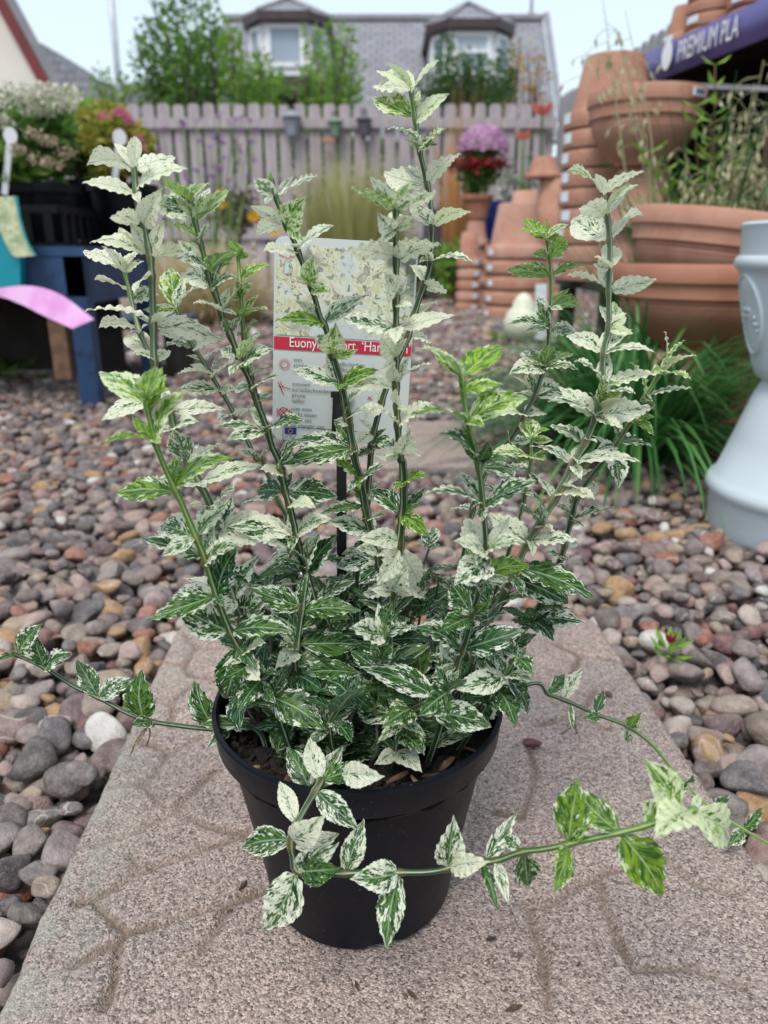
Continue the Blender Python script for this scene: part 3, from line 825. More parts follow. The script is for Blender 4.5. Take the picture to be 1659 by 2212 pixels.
M['petal_tan'] = foliage('faded_florets', [(0,(.36,.27,.18)),(1,(.52,.42,.30))], trans=.3)
M['petal_p'] = foliage('mauve_petals', [(0,(.48,.24,.44)),(1,(.70,.44,.62))], trans=.3)
M['petal_v'] = foliage('violet_petals', [(0,(.18,.04,.30)),(1,(.32,.09,.42))], trans=.3)
M['petal_pk'] = foliage('pink_petals', [(0,(.60,.10,.26)),(1,(.75,.2,.38))], trans=.3)
M['leaf_red'] = foliage('red_leaves', [(0,(.16,.012,.02)),(1,(.34,.03,.04))], trans=.3)
M['petal_r'] = foliage('coral_petals', [(0,(.55,.10,.09)),(1,(.62,.20,.16))], trans=.3)
M['leaf_or'] = foliage('orange_blades', [(0,(.45,.20,.07)),(1,(.60,.34,.14))], trans=.4)
M['leaf_brown'] = foliage('bronze_leaves', [(0,(.045,.028,.018)),(1,(.10,.06,.04))], trans=.2)
M['leaf_vg'] = foliage('grey_green_leaves', [(0,(.10,.14,.09)),(1,(.36,.40,.32))], trans=.3)
M['seed'] = foliage('pale_seed_heads', [(0,(.36,.35,.19)),(.5,(.54,.52,.33)),(1,(.68,.65,.47))], trans=.35)

def blade(mb, p, d, L, w, droop, rnd=None, seg=7, fold=.25):
    """one grass blade: a folded ribbon that rises along d and bows over"""
    p = Vector(p); d = Vector(d).normalized(); hz = Vector((d.x, d.y, 0)); hz = hz.normalized() if hz.length > .02 else Vector((random.gauss(0,1), random.gauss(0,1), 0)).normalized()
    sd = Vector((-hz.y, hz.x, 0)); vs = []; q = p.copy(); dr = d.copy()
    for i in range(seg+1):
        t = i/seg; ww = w*(1-t**1.6)*.5 + w*.03
        up = dr.cross(sd)
        vs += [q - sd*ww, q + up*(ww*fold), q + sd*ww]
        dr = (dr + Vector((hz.x*droop, hz.y*droop, -droop*1.1))*(t*1.2/seg*2)).normalized()
        q = q + dr*(L/seg)
    fs = []
    for i in range(seg):
        a = i*3; fs += [(a, a+1, a+4, a+3), (a+1, a+2, a+5, a+4)]
    mb.add(vs, fs, rnd)
def tussock(mb, c, n_, L, w, lean, droop, base=.04):
    c = Vector(c)
    for _ in range(n_):
        th = random.uniform(0, 6.283); r = base*random.random()**.5
        le = abs(random.gauss(0, lean))
        blade(mb, c + Vector((r*math.cos(th), r*math.sin(th), 0)), (math.cos(th)*le, math.sin(th)*le, 1), L*random.uniform(.6, 1.1), w, droop*random.uniform(.5, 1.3))
POTP = [(.0,0),(.72,0),(.74,.02),(.92,.86),(1.0,.87),(1.0,1.0),(.955,1.0),(.94,.90),(.70,.06),(0,.06)]
def nursery_pot(mb_parent, c, R, H, mat=None, name='pot', n=28):
    mb = MB(); mb.lathe([(r*R, z*H) for r, z in POTP], c, n)
    po = mb.build(name, mat or M['pot_far'], mb_parent, True, 40)
    s = MB(); k = 20
    s.add([Vector(c)+Vector((0,0,H*.9))] + [Vector(c)+Vector((R*.93*math.cos(6.283*i/k), R*.93*math.sin(6.283*i/k), H*.88)) for i in range(k)], [(0,i+1,(i+1)%k+1) for i in range(k)])
    s.build('soil', M['soil'], mb_parent)
    return po
def gnd(x, y): return at_Z(x, y, -.02)
random.seed(5)
# feather grasses
def grass_plant(name, label, x, Y, ytop, n_, w, lean, droop, mat, base=.06, cat='grass plant', group=None):
    z1 = at_Y(x, ytop, Y).z; c = Vector((at_Y(x, 600, Y).x, Y, -.03))
    t = thing(name, c, label, cat, group); mb = MB(); tussock(mb, c, n_, (z1+.03)*1.12, w, lean, droop, base)
    mb.build('blades', mat, t)['kind'] = 'stuff'; return t
grass_plant('feather_grass', 'clump of yellow green feather grass against the fence', 765, 6.6, 375, 2200, .009, .24, .25, M['grass_y'], .26)
grass_plant('buff_grass', 'low mound of buff dry grass left of the plant label', 468, 4.6, 505, 1000, .009, .75, .9, M['grass_b'], .18)
grass_plant('buff_grass', 'second buff grass mound behind the cream shoots at left', 380, 5.4, 490, 700, .009, .7, .9, M['grass_b'], .18)
grass_plant('orange_grass', 'upright orange leaved grass beside the mauve chrysanthemum', 978, 7.2, 262, 90, .02, .16, .15, M['leaf_or'], .10)
def bush(name, label, x, Y, yb, yt, wpx, n_, leaf, mat, cat='bush', pot=None, flowers=None, group=None, zbase=None):
    d = depth_of(at_Y(x, (yb+yt)/2, Y)); hw = wpx/2/FPX*d
    top = at_Y(x, yt, Y).z; bot = at_Y(x, yb, Y).z if zbase is None else zbase
    cx = at_Y(x, (yb+yt)/2, Y).x
    zb = bot
    t = thing(name, (cx, Y, zb if not pot else zb-pot[1]), label, cat, group)
    if pot: nursery_pot(t, (cx, Y, zb-pot[1]), pot[0], pot[1], pot[2] if len(pot) > 2 else None)
    mb = MB(); H = top-bot
    lo = zb - (0 if not pot else .02)
    for _ in range(9):
        th = random.uniform(0, 6.283); mb.tube([(cx, Y, lo), (cx+hw*.3*math.cos(th), Y+hw*.3*math.sin(th), lo+H*.45), (cx+hw*.65*math.cos(th), Y+hw*.65*math.sin(th), lo+H*random.uniform(.6,.9))], [.006,.005,.003], 5)
    mb.build('stems', M['bark_tree'], t)
    mb = MB()
    for _ in range(14):       # clumps give the crown an uneven outline
        th = random.uniform(0, 6.283); rr = hw*.62*random.random()**.5; zz = bot + H*random.uniform(.22, .80)
        leaf_quads(mb, (cx+rr*math.cos(th), Y+rr*math.sin(th), zz), (hw*.42, hw*.42, H*.20), n_//14, leaf, hollow=.2)
    tag(mb.build('foliage', mat, t, False), kind='stuff')
    return t, Vector((cx, Y, bot)), hw, H
def flower_head(t, c, r, n_, mat, flat=.7, name='flower_head', size=None):
    mb = MB(); leaf_quads(mb, c, (r, r, r*flat), n_, size or r*.35, hollow=.7, asp=.8); mb.build(name, mat, t, False)
# yellow daisies and bronze foliage
t, c, hw, H = bush('rudbeckia', 'bronze leaved plant with yellow daisies left of the feather grass', 515, 6.2, 520, 405, 150, 500, .05, M['leaf_brown'], 'flower')
for (x, y) in ((478,420),(482,442),(560,460),(585,458),(600,470),(575,475),(615,480),(592,500),(630,468),(608,492),(548,470)):
    p = at_Y(x, y, 6.0); mb = MB()
    for k in range(11):
        a = 6.283*k/11; ax = Vector((math.cos(a), -.25, math.sin(a)*.55+.25)).normalized(); sd = ax.cross(Vector((0,-.6,.8))).normalized()
        one_leaf(mb, p, ax, sd, ax.cross(sd), .055, .024)
    mb.build('flower', M['petal_y'], t, False)
# verbena: thin stems with small violet heads
vb = thing('verbena', (at_Y(440, 500, 5.6).x, 5.6, -.03), 'airy verbena with small violet heads in front of the fence', 'flower')
ms, mh = MB(), MB()
for _ in range(46):
    x, y = random.uniform(325, 560), random.uniform(245, 415)
    p = at_Y(x, y, 5.6 + random.uniform(-.25, .25)); b = Vector((at_Y(440+(x-440)*.35, 500, 5.6).x, p.y, -.03))
    ms.tube(spline([b, b.lerp(p, .6)+Vector((0,0,.05)), p], 7), .003, 5)
    leaf_quads(mh, p, (.022,.022,.016), 9, .02, asp=.9)
ms.build('stems', M['bush_g'], vb); tag(mh.build('flower_heads', M['petal_v'], vb, False), kind='stuff')
# mixed greenery between fence and label
for (x, Y, yb, yt, w, m, lab) in ((915, 6.9, 610, 470, 170, 'bush_g', 'rounded green bush behind the label right of the feather grass'), (985, 6.0, 600, 505, 80, 'tree_l', 'light green bush left of the small terracotta stack'),
                            (1120, 7.3, 500, 300, 90, 'leaf_vg', 'grey green variegated bush behind the upturned pots'), (690, 7.2, 600, 500, 130, 'bush_g', 'low green bush left of the feather grass')):
    bush('garden_bush', lab, x, Y, yb, yt, w, 700, .06, M[m], zbase=-.03)
# pots of red canna style flowers on the far right
for (x, y, Y, lab, pm) in ((1172, 232, 6.4, 'coral red flower standing in front of the house gable', 'petal_r'), (1130, 285, 6.6, 'smaller coral flower left of the tall coral one', 'petal_r')):
    p = at_Y(x, y, Y); t = thing('coral_flower', (p.x, Y, -.03), lab, 'flower')
    mb = MB(); mb.tube(spline([(p.x+.06, Y, -.03), (p.x+.02, Y, p.z*.6), p], 8), .01, 6); mb.build('stem', M['bush_g'], t)
    mb = MB()
    for k in range(7):
        a = 6.283*k/7; ax = Vector((math.cos(a)*.7, math.sin(a)*.5, .8)).normalized(); sd = ax.cross(Vector((math.sin(a), -math.cos(a), .1))).normalized()
        one_leaf(mb, p - Vector((0,0,.06)), ax, sd, ax.cross(sd), .13 if x > 1150 else .09, .05)
    mb.build('petals', M[pm], t, False)
    mb = MB()
    for k in range(9):
        a = random.uniform(0, 6.283); blade(mb, (p.x+.05, Y, p.z*random.uniform(.35,.7)), (math.cos(a), math.sin(a), .7), .28, .07, .6)
    tag(mb.build('leaves', M['bush_g'], t), kind='stuff')
# ================================================================== terracotta
def tpot_profile(R, H, inv, rimh=.24, lip=.9):
    p = [(0,.0),(.60*R,0),(.625*R,.012*H),(.845*R,(1-rimh)*H),(.97*R,(1-rimh)*H+.004),(1.0*R,(1-rimh)*H+.012),(R,H-.008),(.985*R,H),(.90*R,H),(.885*R,H-.01),(.80*R,(1-rimh)*H),(.57*R,.05*H),(0,.05*H)]
    return [(r, H-z) for r, z in p] if inv else p
def terracotta(c, R, H, inv, label, mat='terra', group=None, name='terracotta_pot', sticker=None, tilt=None, rimh=.24):
    t = thing(name, c, label, 'pot', group)
    mb = MB(); mb.lathe(tpot_profile(R, H, inv, rimh), c, 40, .002, tilt); mb.build('body', M[mat], t, True, 35)
    if sticker is not None:
        # small price sticker on the rim band, following the curve
        z0 = (rimh*H*.25 if inv else H*(1-rimh*.75)); hh = min(.03, rimh*H*.55); mb = MB(); vs = []; k = 6
        for i in range(k+1):
            a = sticker + (i/k-.5)*.05/R*.9
            for zz in (z0, z0+hh): vs.append(Vector(c) + Vector(((R+.0022)*math.cos(a), (R+.0022)*math.sin(a), zz)))
        mb.add(vs, [(2*i, 2*i+2, 2*i+3, 2*i+1) for i in range(k)]); mb.build('price_sticker', M['sticker'], t)
    return t
def stack(x, Y, ybot, Rpx, n_, gap, H, where, mats, group, sticker=None, zb=None, dz=0):
    """upturned pots nested in a stack; x,ybot in the photo give the foot"""
    b = at_Y(x, ybot, Y); z = b.z if zb is None else zb
    d = depth_of(Vector((b.x, Y, z+.2))); R = Rpx/FPX*d
    for i in range(n_):
        k = n_-1-i
        terracotta(Vector((b.x + random.uniform(-.004,.004), Y, z + i*gap)), R*random.uniform(.99,1.01), H, True, f'terracotta pot {ORD[k]} in the {where}', mats[i % len(mats)], group, sticker=sticker + random.uniform(-.1,.1) if sticker is not None else None, rimh=min(.24, gap/H*.96))
    return R
G0 = -.012
random.seed(3)
stack(1106, 5.0, 677, 64, 5, .090, .31, 'five pot stack on the gravel', ['terra','terra','terra','terra','terra_pale'], 'upturned terracotta stacks', sticker=math.radians(205), zb=G0)
stack(1010, 5.6, 655, 27, 5, .075, .22, 'narrow stack left of the five pot stack', ['terra','terra_pale'], 'upturned terracotta stacks', sticker=math.radians(300), zb=G0)
stack(1128, 5.9, 600, 44, 6, .085, .375, 'stack hidden behind the five pot stack', ['terra_pale'], 'upturned terracotta stacks', zb=G0)
stack(1186, 5.2, 600, 52, 6, .085, .395, 'wide stack right of the five pot stack', ['terra_pale','terra'], 'upturned terracotta stacks', zb=G0)
p = at_Y(1174, 383, 5.2)
terracotta(Vector((p.x, 5.2, .815)), .115, .12, True, 'small upturned terracotta pot crowning the wide stack', 'terra', 'upturned terracotta stacks')
# mauve chrysanthemum in a terracotta pot on upturned pots
cy = 6.4; px = at_Y(1030, 450, cy); zt = px.z
k = 0
zz = G0
for i in range(4):
    terracotta(Vector((px.x, cy, zz)), .125-.008*i, .20, True, f'upturned terracotta pot {ORD[3-i]} under the mauve chrysanthemum', 'terra_pale' if i % 2 else 'terra', 'pots propping up the chrysanthemum'); zz += .145
zz += .055
mum = thing('chrysanthemum', (px.x, cy, zz), 'mauve chrysanthemum dome over red leaves in a terracotta pot', 'flower')
mb = MB(); mb.lathe(tpot_profile(.125, .17, False), (px.x, cy, zz), 32); mb.build('pot', M['terra_red'], mum, True, 35)
mb = MB(); leaf_quads(mb, (px.x, cy, at_Y(1030, 375, cy).z), (.15,.15,.15), 900, .05); tag(mb.build('foliage', M['bush_g'], mum, False), kind='stuff')
mb = MB()
for _ in range(420):
    a = random.uniform(0, 6.283); r = .19*random.uniform(.55, 1.12); p = Vector((px.x+r*math.cos(a), cy+r*math.sin(a), at_Y(1030, 352, cy).z + random.gauss(0,.025) - .15*max(0, r-.17)))
    ax = Vector((math.cos(a), math.sin(a), random.gauss(-.3,.4))).normalized(); sd = ax.cross(Vector((0,0,1))).normalized()
    one_leaf(mb, p, ax, sd, ax.cross(sd), .055, .03)
tag(mb.build('red_leaves', M['leaf_red'], mum, False), kind='stuff')
zc = at_Y(1040, 322, cy).z; mb = MB()
for _ in range(1500):
    th = random.uniform(0, 6.283); ph = math.acos(random.random()); r = Vector((math.sin(ph)*math.cos(th)*.185, math.sin(ph)*math.sin(th)*.185, math.cos(ph)*.165 - .03*random.random()))
    nn = r.normalized(); ax = nn.orthogonal().normalized(); ax.rotate(Matrix.Rotation(random.uniform(0,6.28), 3, nn)); sd = ax.cross(nn)
    one_leaf(mb, Vector((px.x+.03, cy, zc)) + r, (ax+nn*.5).normalized(), sd, nn, .028, .022)
tag(mb.build('blossom', M['petal_p'], mum, False), kind='stuff')
mb = MB(); leaf_quads(mb, (px.x+.02, cy, zc-.01), (.16,.16,.05), 500, .05); mb.tube([(px.x, cy, zz+.14), (px.x+.02, cy, zc)], .02, 6); mb.build('stems', M['bush_g'], mum, False)
# glazed blue pots by the stacks
for (x, y, Y, R, lab, zc0) in ((1062, 455, 7.0, .16, 'dark blue glazed pot behind the chrysanthemum stand', -.03), (950, 470, 7.6, .17, 'dark glazed pot left of the chrysanthemum', -.03)):
    p = at_Y(x, y, Y); t = None
    zb = p.z-.06 if zc0 is None else zc0
    H = .11 if zc0 is None else p.z+.1
    t = thing('glazed_pot', (p.x, Y, zb), lab, 'pot')
    mb = MB(); mb.lathe([(0,0),(.6*R,0),(.95*R,.45*H),(.9*R,.85*H),(R,.92*H),(R,H),(.9*R,H),(.8*R,.8*H),(.5*R,.1*H),(0,.1*H)], (p.x, Y, zb), 28); mb.build('body', M['blue_glaze'], t, True, 40)
# white gourd like ornament by the stack
p = at_Z(1130, 665, -.01); t = thing('pale_gourd', (p.x-.02, 3.6, G0), 'pale striped gourd shaped ornament right of the middle terracotta stack', 'ornament')
q = at_Y(1132, 640, 3.6)
mb = MB(); mb.lathe([(0,0),(.045,.008),(.08,.05),(.088,.09),(.075,.13),(.05,.16),(.045,.185),(.03,.205),(.01,.22),(0,.222)], (q.x, 3.6, G0), 28); mb.build('body', plain('gourd_skin', (.62,.64,.48), (.70,.70,.58), 14, .5, stretch=(4,4,.6), c3=(.30,.40,.20)), t)
mb = MB(); mb.smooth = False; mb.box((q.x+.07, 3.55, .13), (.05,.004,.24), (Vector((1,0,.05)).normalized(), Vector((0,1,0)), Vector((-.05,0,1)).normalized())); mb.build('tag', M['sticker'], t)

# ---- lanterns on the fence
def lantern(x, y, mat, lab, s=1.0, shelf=False):
    Yl = FY - .075; p = at_Y(x, y, Yl); k = 17/FPX*depth_of(p)*s
    t = thing('hanging_lantern', p, lab, 'lantern', 'lanterns hung on the fence')
    mb = MB(); mb.lathe([(0,1.75*k),(.2*k,1.6*k),(1.15*k,1.0*k),(1.15*k,.9*k),(0,.9*k)], p + Vector((0,-.06,0)), 20); mb.build('roof', mat, t, True, 30)
    mb = MB(); mb.lathe([(0,-1.0*k),(.55*k,-1.0*k),(.62*k,-.9*k),(.95*k,.85*k),(.9*k,.92*k),(0,.92*k)], p + Vector((0,-.06,0)), 6); mb.build('glass_body', mat, t, False)
    mb = MB(); mb.tube([p + Vector((0,-.06,-1.0*k)), p + Vector((0,-.06,-1.5*k))], [.3*k,.15*k], 10); mb.build('drop', mat, t)
    mb = MB(); pts_ = [p + Vector((math.sin(a)*.35*k, -.06, 1.9*k + math.cos(a)*.35*k)) for a in np.linspace(0, 6.283, 14)]; mb.tube(pts_, .006, 6); mb.tube([p + Vector((0,-.06,2.2*k)), p + Vector((0,.06,2.25*k))], .006, 6); mb.build('hook', M['dark_wood'], t)
    if shelf:
        mb = MB(); mb.smooth = False; mb.box(p + Vector((-.9*k,-.05,-1.3*k)), (1.9*k,.06,.5*k)); mb.build('tray', M['terra'], t)
lantern(632, 276, plain('grey_painted_tin', (.24,.25,.29), None, 5, .5), 'grey lantern, leftmost of three on the fence', 1.15)
lantern(725, 282, plain('green_painted_tin', (.15,.22,.16), None, 5, .5), 'green lantern, middle of three on the fence', .9, True)
lantern(787, 278, plain('brown_painted_tin', (.10,.085,.10), None, 5, .5), 'dark brown lantern, rightmost of three on the fence', .95)

# ================================================================== right hand display: rack, stacks, bowls, grasses, churn
random.seed(8)
# banner line on the rack front
A = at_Y(1390, 186, 2.80); dirb = Vector((.190, -1.0, 0)).normalized(); nb = Vector((-dirb.y*-1, 0, 0))
outw = Vector((dirb.y, -dirb.x, 0))                   # towards the yard (left)
if outw.x > 0: outw = -outw
BH = .092; BL = 1.75; U3 = Vector((0,0,1))
rack = thing('display_rack', (A.x+.35, 2.0, -.03), 'dark display rack with purple banner along its top at right', 'rack')
inw = -outw
mb = MB(); mb.smooth = False; mb.box(A + dirb*(BL/2) + inw*.27 + U3*.03, (BL, .50, .03), (dirb, inw, U3)); mb.build('top_shelf', M['dark_wood'], rack)
mb = MB(); mb.smooth = False; mb.box(A + dirb*(BL/2) + inw*.54 + U3*(-A.z/2+.02), (BL, .02, A.z+.02), (dirb, inw, U3)); mb.build('back_panel', M['interior_black'], rack)  # black sheet standing for the unlit inside of the rack
mb = MB(); mb.smooth = False; mb.box(A + dirb*(BL/2) + inw*.27 + U3*(-.52), (BL, .50, .03), (dirb, inw, U3)); mb.build('lower_shelf', M['dark_wood'], rack)
mb = MB(); mb.smooth = False; mb.box(A + dirb*(-.012) + inw*.28 + U3*(-A.z/2), (.02, .50, A.z), (dirb, inw, U3)); mb.build('end_panel', M['interior_black'], rack)
for s_, dd in ((.03,.03), (.62,.06), (1.7,.03), (.03,.5), (1.7,.5)):
    mb = MB(); mb.smooth = False; mb.box(A + dirb*s_ + inw*dd + U3*(-A.z/2-.005), (.035,.035,A.z-.02), (dirb, inw, U3)); mb.build('post', M['brown_wood'], rack)
# banner: gently bowed strip with its print
bo = A + outw*.004
mb = MB(); vs = []; n_ = 24
for i in range(n_+1):
    s_ = i/n_*BL
    for j in range(5):
        v = j/4
        vs.append(bo + dirb*s_ + U3*(v*BH) + outw*(.012*math.sin(math.pi*v) - .008*(v < .1)))
mb.add(vs, [(i*5+j, (i+1)*5+j, (i+1)*5+j+1, i*5+j+1) for i in range(n_) for j in range(4)])
bn = mb.build('banner', M['banner'], rack)
mb = MB(); put_text(mb, 'PREMIUM PLA', .078, bo + dirb*.225 + U3*.022, dirb, U3, sx=.62, lift=0)
tx = [Vector(v) + outw*.0155 for v in mb.v]; mb.v = [tuple(v) for v in tx]; mb.build('lettering', M['white_ink'], bn, False)
mb = MB(); cc = bo + dirb*.165 + U3*.053 + outw*.0155
mb.add([cc] + [cc + dirb*(.030*math.cos(a)) + U3*(.040*math.sin(a)) for a in np.linspace(0, 6.283, 33)[:-1]], [(0, i+1, (i+1) % 32+1) for i in range(32)]); mb.build('oval_logo', M['white_ink'], bn, False)
# terracotta on the rack top
ztop = A.z + .046
def shelf_stack(s_, dd, R, H, n_, gap, where, m):
    c = A + dirb*s_ + inw*dd
    for i in range(n_):
        terracotta(Vector((c.x, c.y, ztop + i*gap)), R, H, True, f'terracotta pot {ORD[n_-1-i]} of the {where} on the rack', m, 'pots stacked on the rack', sticker=math.radians(200) if i % 2 == 0 else None, rimh=min(.24, gap/H*.95))
shelf_stack(.06, .09, .062, .105, 3, .030, 'small far end stack', 'terra')
shelf_stack(.20, .11, .088, .15, 6, .036, 'second stack', 'terra')
shelf_stack(.41, .13, .105, .17, 7, .036, 'third stack', 'terra_red')
shelf_stack(.66, .14, .115, .18, 7, .036, 'fourth stack', 'terra')
# pale patterned bags and leafy stock inside the rack
c = A + dirb*.90 + inw*.30
bag = thing('potting_bag', (c.x, c.y, c.z-.505), 'pale patterned bag standing in the dark rack at the right edge', 'bag')
mb = MB(); vs = []; n_ = 10
for j in range(n_+1):
    v = j/n_; w_ = .15*(1-.10*v**3); th_ = .055*math.sin(math.pi*min(max(v,.06),.94))**.5
    for k in range(16):
        a = 6.283*k/16; vs.append(Vector((c.x, c.y, c.z-.505)) + dirb*(w_*math.cos(a)) + inw*(th_*math.sin(a)) + U3*(v*.36))
mb.add(vs, [(j*16+k, j*16+(k+1) % 16, (j+1)*16+(k+1) % 16, (j+1)*16+k) for j in range(n_) for k in range(16)] + [tuple(range(15,-1,-1)), tuple(n_*16+k for k in range(16))])
mb.build('sack', plain('pale_bag_print', (.50,.54,.60), (.62,.66,.70), 14, .4, c3=(.25,.30,.30)), bag)
# big upturned stack on a dark plank table
tbl = thing('plank_table', (1.0, 2.6, -.03), 'low dark plank table under the tall terracotta stack', 'table')
X0, X1, TY0, TY1, TZ = .62, 1.16, 2.28, 2.92, .30
for i in range(4):
    mb = MB(); mb.smooth = False; mb.box(((X0+X1)/2, TY0+.08+i*.16, TZ-.0125), (X1-X0, .15, .025)); mb.build('plank', M['dark_wood'], tbl)
for x in (X0+.04, X1-.04):
    for y in (TY0+.05, TY1-.05):
        mb = MB(); mb.smooth = False; mb.box((x, y, (TZ-.025-.03)/2), (.05,.05,TZ-.025+.03)); mb.build('leg', M['dark_wood'], tbl)
TZ += .001
c0 = at_Y(1315, 300, 2.6)
for i in range(9):
    terracotta(Vector((c0.x + random.uniform(-.003,.003), 2.6, TZ + i*.0545)), .138, .198, True, f'terracotta pot {ORD[8-i]} in the tall stack on the plank table', 'terra' if i > 3 else ('terra_pale' if i % 2 else 'terra'), 'tall terracotta stack', sticker=math.radians(196+random.uniform(-6,6)), rimh=.262)
# bowls
def bowl(c, R, H, label, mat, tilt=None, sticker=None, group=None):
    t = thing('terracotta_bowl', c, label, 'bowl', group)
    pr = [(0,0),(.42*R,0),(.45*R,.01*H)]
    for i in range(14):                                 # throwing ridges on the lower body
        u = i/13; rr = .45*R + (.90-.45)*R*math.sin(u*math.pi/2)**.9; z = (.02+.58*u)*H
        pr += [(rr, z), (rr+.0025, z+.02*H)]
    pr += [(.92*R,.62*H),(.955*R,.63*H),(.96*R,.775*H),(.965*R,.79*H),(.995*R,.80*H),(1.0*R,.82*H),(1.0*R,.97*H),(.985*R,H),(.93*R,H),(.92*R,.97*H),(.86*R,.62*H),(.40*R,.08*H),(0,.08*H)]
    mb = MB(); mb.lathe(pr, c, 64, .003, tilt); mb.build('body', M[mat], t, True, 35)
    if sticker is not None:
        mb = MB(); vs = []; k = 8
        for i in range(k+1):
            a = sticker + (i/k-.5)*.058/R
            for zz in (.84*H, .95*H): vs.append(Vector(c) + Vector(((R+.0035)*math.cos(a), (R+.0035)*math.sin(a), zz)))
        mb.add(vs, [(2*i, 2*i+2, 2*i+3, 2*i+1) for i in range(k)]); mb.build('price_sticker', M['sticker'], t)
        mb = MB(); nrm = Vector((math.cos(sticker), math.sin(sticker), 0)); tg = Vector((-nrm.y, nrm.x, 0))
        for q in range(4): mb.box(Vector(c) + nrm*(R+.0045) + tg*((q-1.5)*.010) + U3*(.90*H), (.006,.0012,.012), (tg, nrm, U3))
        mb.build('price_mark', M['ink'], t, False)
    return t
# pair of bowls on an upturned pot, in front of the tall stack
bc = at_Y(1398, 200, 2.34)
Rb = .5*248/FPX*depth_of(bc)
hb = .185
z2 = bc.z - hb
bowl(Vector((bc.x, 2.34, z2)), Rb, hb, 'upper terracotta bowl with a price sticker in front of the tall stack', 'terra', sticker=math.radians(-52))
zsup = TZ
terracotta(Vector((bc.x+.02, 2.37, TZ)), .115, .15, True, 'lower upturned terracotta pot under the stickered bowl', 'terra_pale', rimh=.25)
terracotta(Vector((bc.x+.02, 2.37, TZ+.15)), .108, z2-TZ-.151, True, 'upper upturned terracotta pot under the stickered bowl', 'terra_pale', rimh=.2)
# large bowls nearer, on upturned pots
LB = 1.78
lc = at_Y(1545, 585, LB); Rl = .5*425/FPX*depth_of(lc)
Hl = .185; zl = at_Y(1545, 568, LB).z - Hl
bowl(Vector((lc.x, LB, zl)), Rl, Hl, 'large terracotta bowl with ridged sides beside the pale metal churn', 'terra_red')
tl = Matrix.Rotation(math.radians(7.5), 3, 'Y')
bowl(Vector((lc.x+.005, LB+.01, zl+.098)), Rl*.97, Hl*.98, 'tilted terracotta bowl nested in the large ridged bowl', 'terra', tilt=tl)
pp = at_Y(1375, 850, LB-.05)
for i, (dx, dy, R, H) in enumerate(((-.09,-.04,.10,.0), (.10,.05,.10,.0))):
    terracotta(Vector((lc.x+dx, LB+dy, G0)), R, zl-G0-.001, True, ('left' if i == 0 else 'right') + ' upturned terracotta pot carrying the large bowls', 'terra_pale' if i == 0 else 'terra', rimh=.3)
# churn planter
CX, CY = .660, 1.12; CZ = -.022
ch = thing('churn_planter', (CX, CY, CZ), 'pale grey painted metal churn planter cut by the right edge', 'planter')
SCZ = .968
pr = [(0,0),(.148,0),(.150,.006),(.151,.055),(.154,.060),(.159,.068),(.159,.076),(.154,.084),(.147,.088),(.128,.150),(.108,.215),(.1,.232),(.099,.238)]
pr = [(r, z*SCZ) for r, z in pr]
mb = MB(); mb.lathe(pr, (CX, CY, CZ), 72); mb.build('base_cone', M['churn'], ch, True, 50)
pr2 = [(.099,.236),(.112,.246),(.118,.262),(.150,.385),(.1535,.398),(.159,.402),(.161,.409),(.159,.416),(.1545,.419),(.1565,.455),(.1585,.461),(.156,.465),(.152,.461),(.149,.42),(.115,.27),(0,.262)]
pr2 = [(r, z*SCZ) for r, z in pr2]
mb = MB(); mb.lathe(pr2, (CX, CY, CZ), 72); mb.build('bucket', M['churn'], ch, True, 50)
# oval plaque pressed into the bucket wall, facing the yard
th0 = math.radians(176)
def on_bucket(a, z, lift): 
    r = np.interp(z, [.262*SCZ,.385*SCZ],[.118,.150]) + lift
    return Vector((CX + r*math.cos(th0+a), CY + r*math.sin(th0+a), CZ+z))
def oval(rx, rz, lift, ring=False):
    mb = MB(); n_ = 40; vs = []
    if not ring:
        vs.append(on_bucket(0, .325, lift))
        for k in range(1, 6):
            for i in range(n_): a = 6.283*i/n_; vs.append(on_bucket(rx*k/5*math.cos(a), .325+rz*k/5*math.sin(a), lift))
        for i in range(n_): a = 6.283*i/n_; vs.append(on_bucket(rx*1.03*math.cos(a), .325+rz*1.03*math.sin(a), -.002))
        fs = [(0, i+1, (i+1) % n_+1) for i in range(n_)] + [(1+k*n_+i, 1+(k+1)*n_+i, 1+(k+1)*n_+(i+1) % n_, 1+k*n_+(i+1) % n_) for k in range(5) for i in range(n_)]
    mb.add(vs, fs); return mb
oval(.26, .056, .003).build('plaque', M['churn'], ch)
mb = MB(); mb.tube([on_bucket(.25*math.cos(a), .325+.054*math.sin(a), .003) for a in np.linspace(0, 6.283, 41)], .0018, 6, False); mb.build('plaque_rim', M['churn'], ch)
mb = MB()
for q in range(9):
    a = (q-4)*.045; zz = .329 - .6*a*a
    for dz in (-.005,.004): mb.box(on_bucket(a, zz+dz, .0035), (.004,.004,.003 + .004*(q % 2)), None)
mb.build('plaque_relief', M['churn'], ch)
mb = MB(); mb.tube(spline([Vector((CX-.10,CY-.115,CZ+.012)), Vector((CX-.085,CY-.165,CZ+.004)), Vector((CX-.02,CY-.185,CZ+.006)), Vector((CX+.01,CY-.152,CZ+.03))], 16), .004, 8); mb.build('wire_handle', M['churn'], ch)

# strap leaved grass between the bowls and the churn
gc = Vector((.53, 1.60, -.03))
sg = thing('strap_grass', gc, 'clump of dark green strap grass between terracotta bowls and churn', 'grass plant')
mb = MB(); tussock(mb, gc, 560, .48, .010, .85, 1.7, .11); tag(mb.build('blades', M['grass_g'], sg), kind='stuff')
g2 = Vector((.50, 1.62, -.03)); sg2 = thing('strap_grass', g2, 'smaller strap grass tuft in front of the upturned pots', 'grass plant')
mb = MB(); tussock(mb, g2, 220, .30, .009, .9, 1.1, .08); tag(mb.build('blades', M['grass_g'], sg2), kind='stuff')
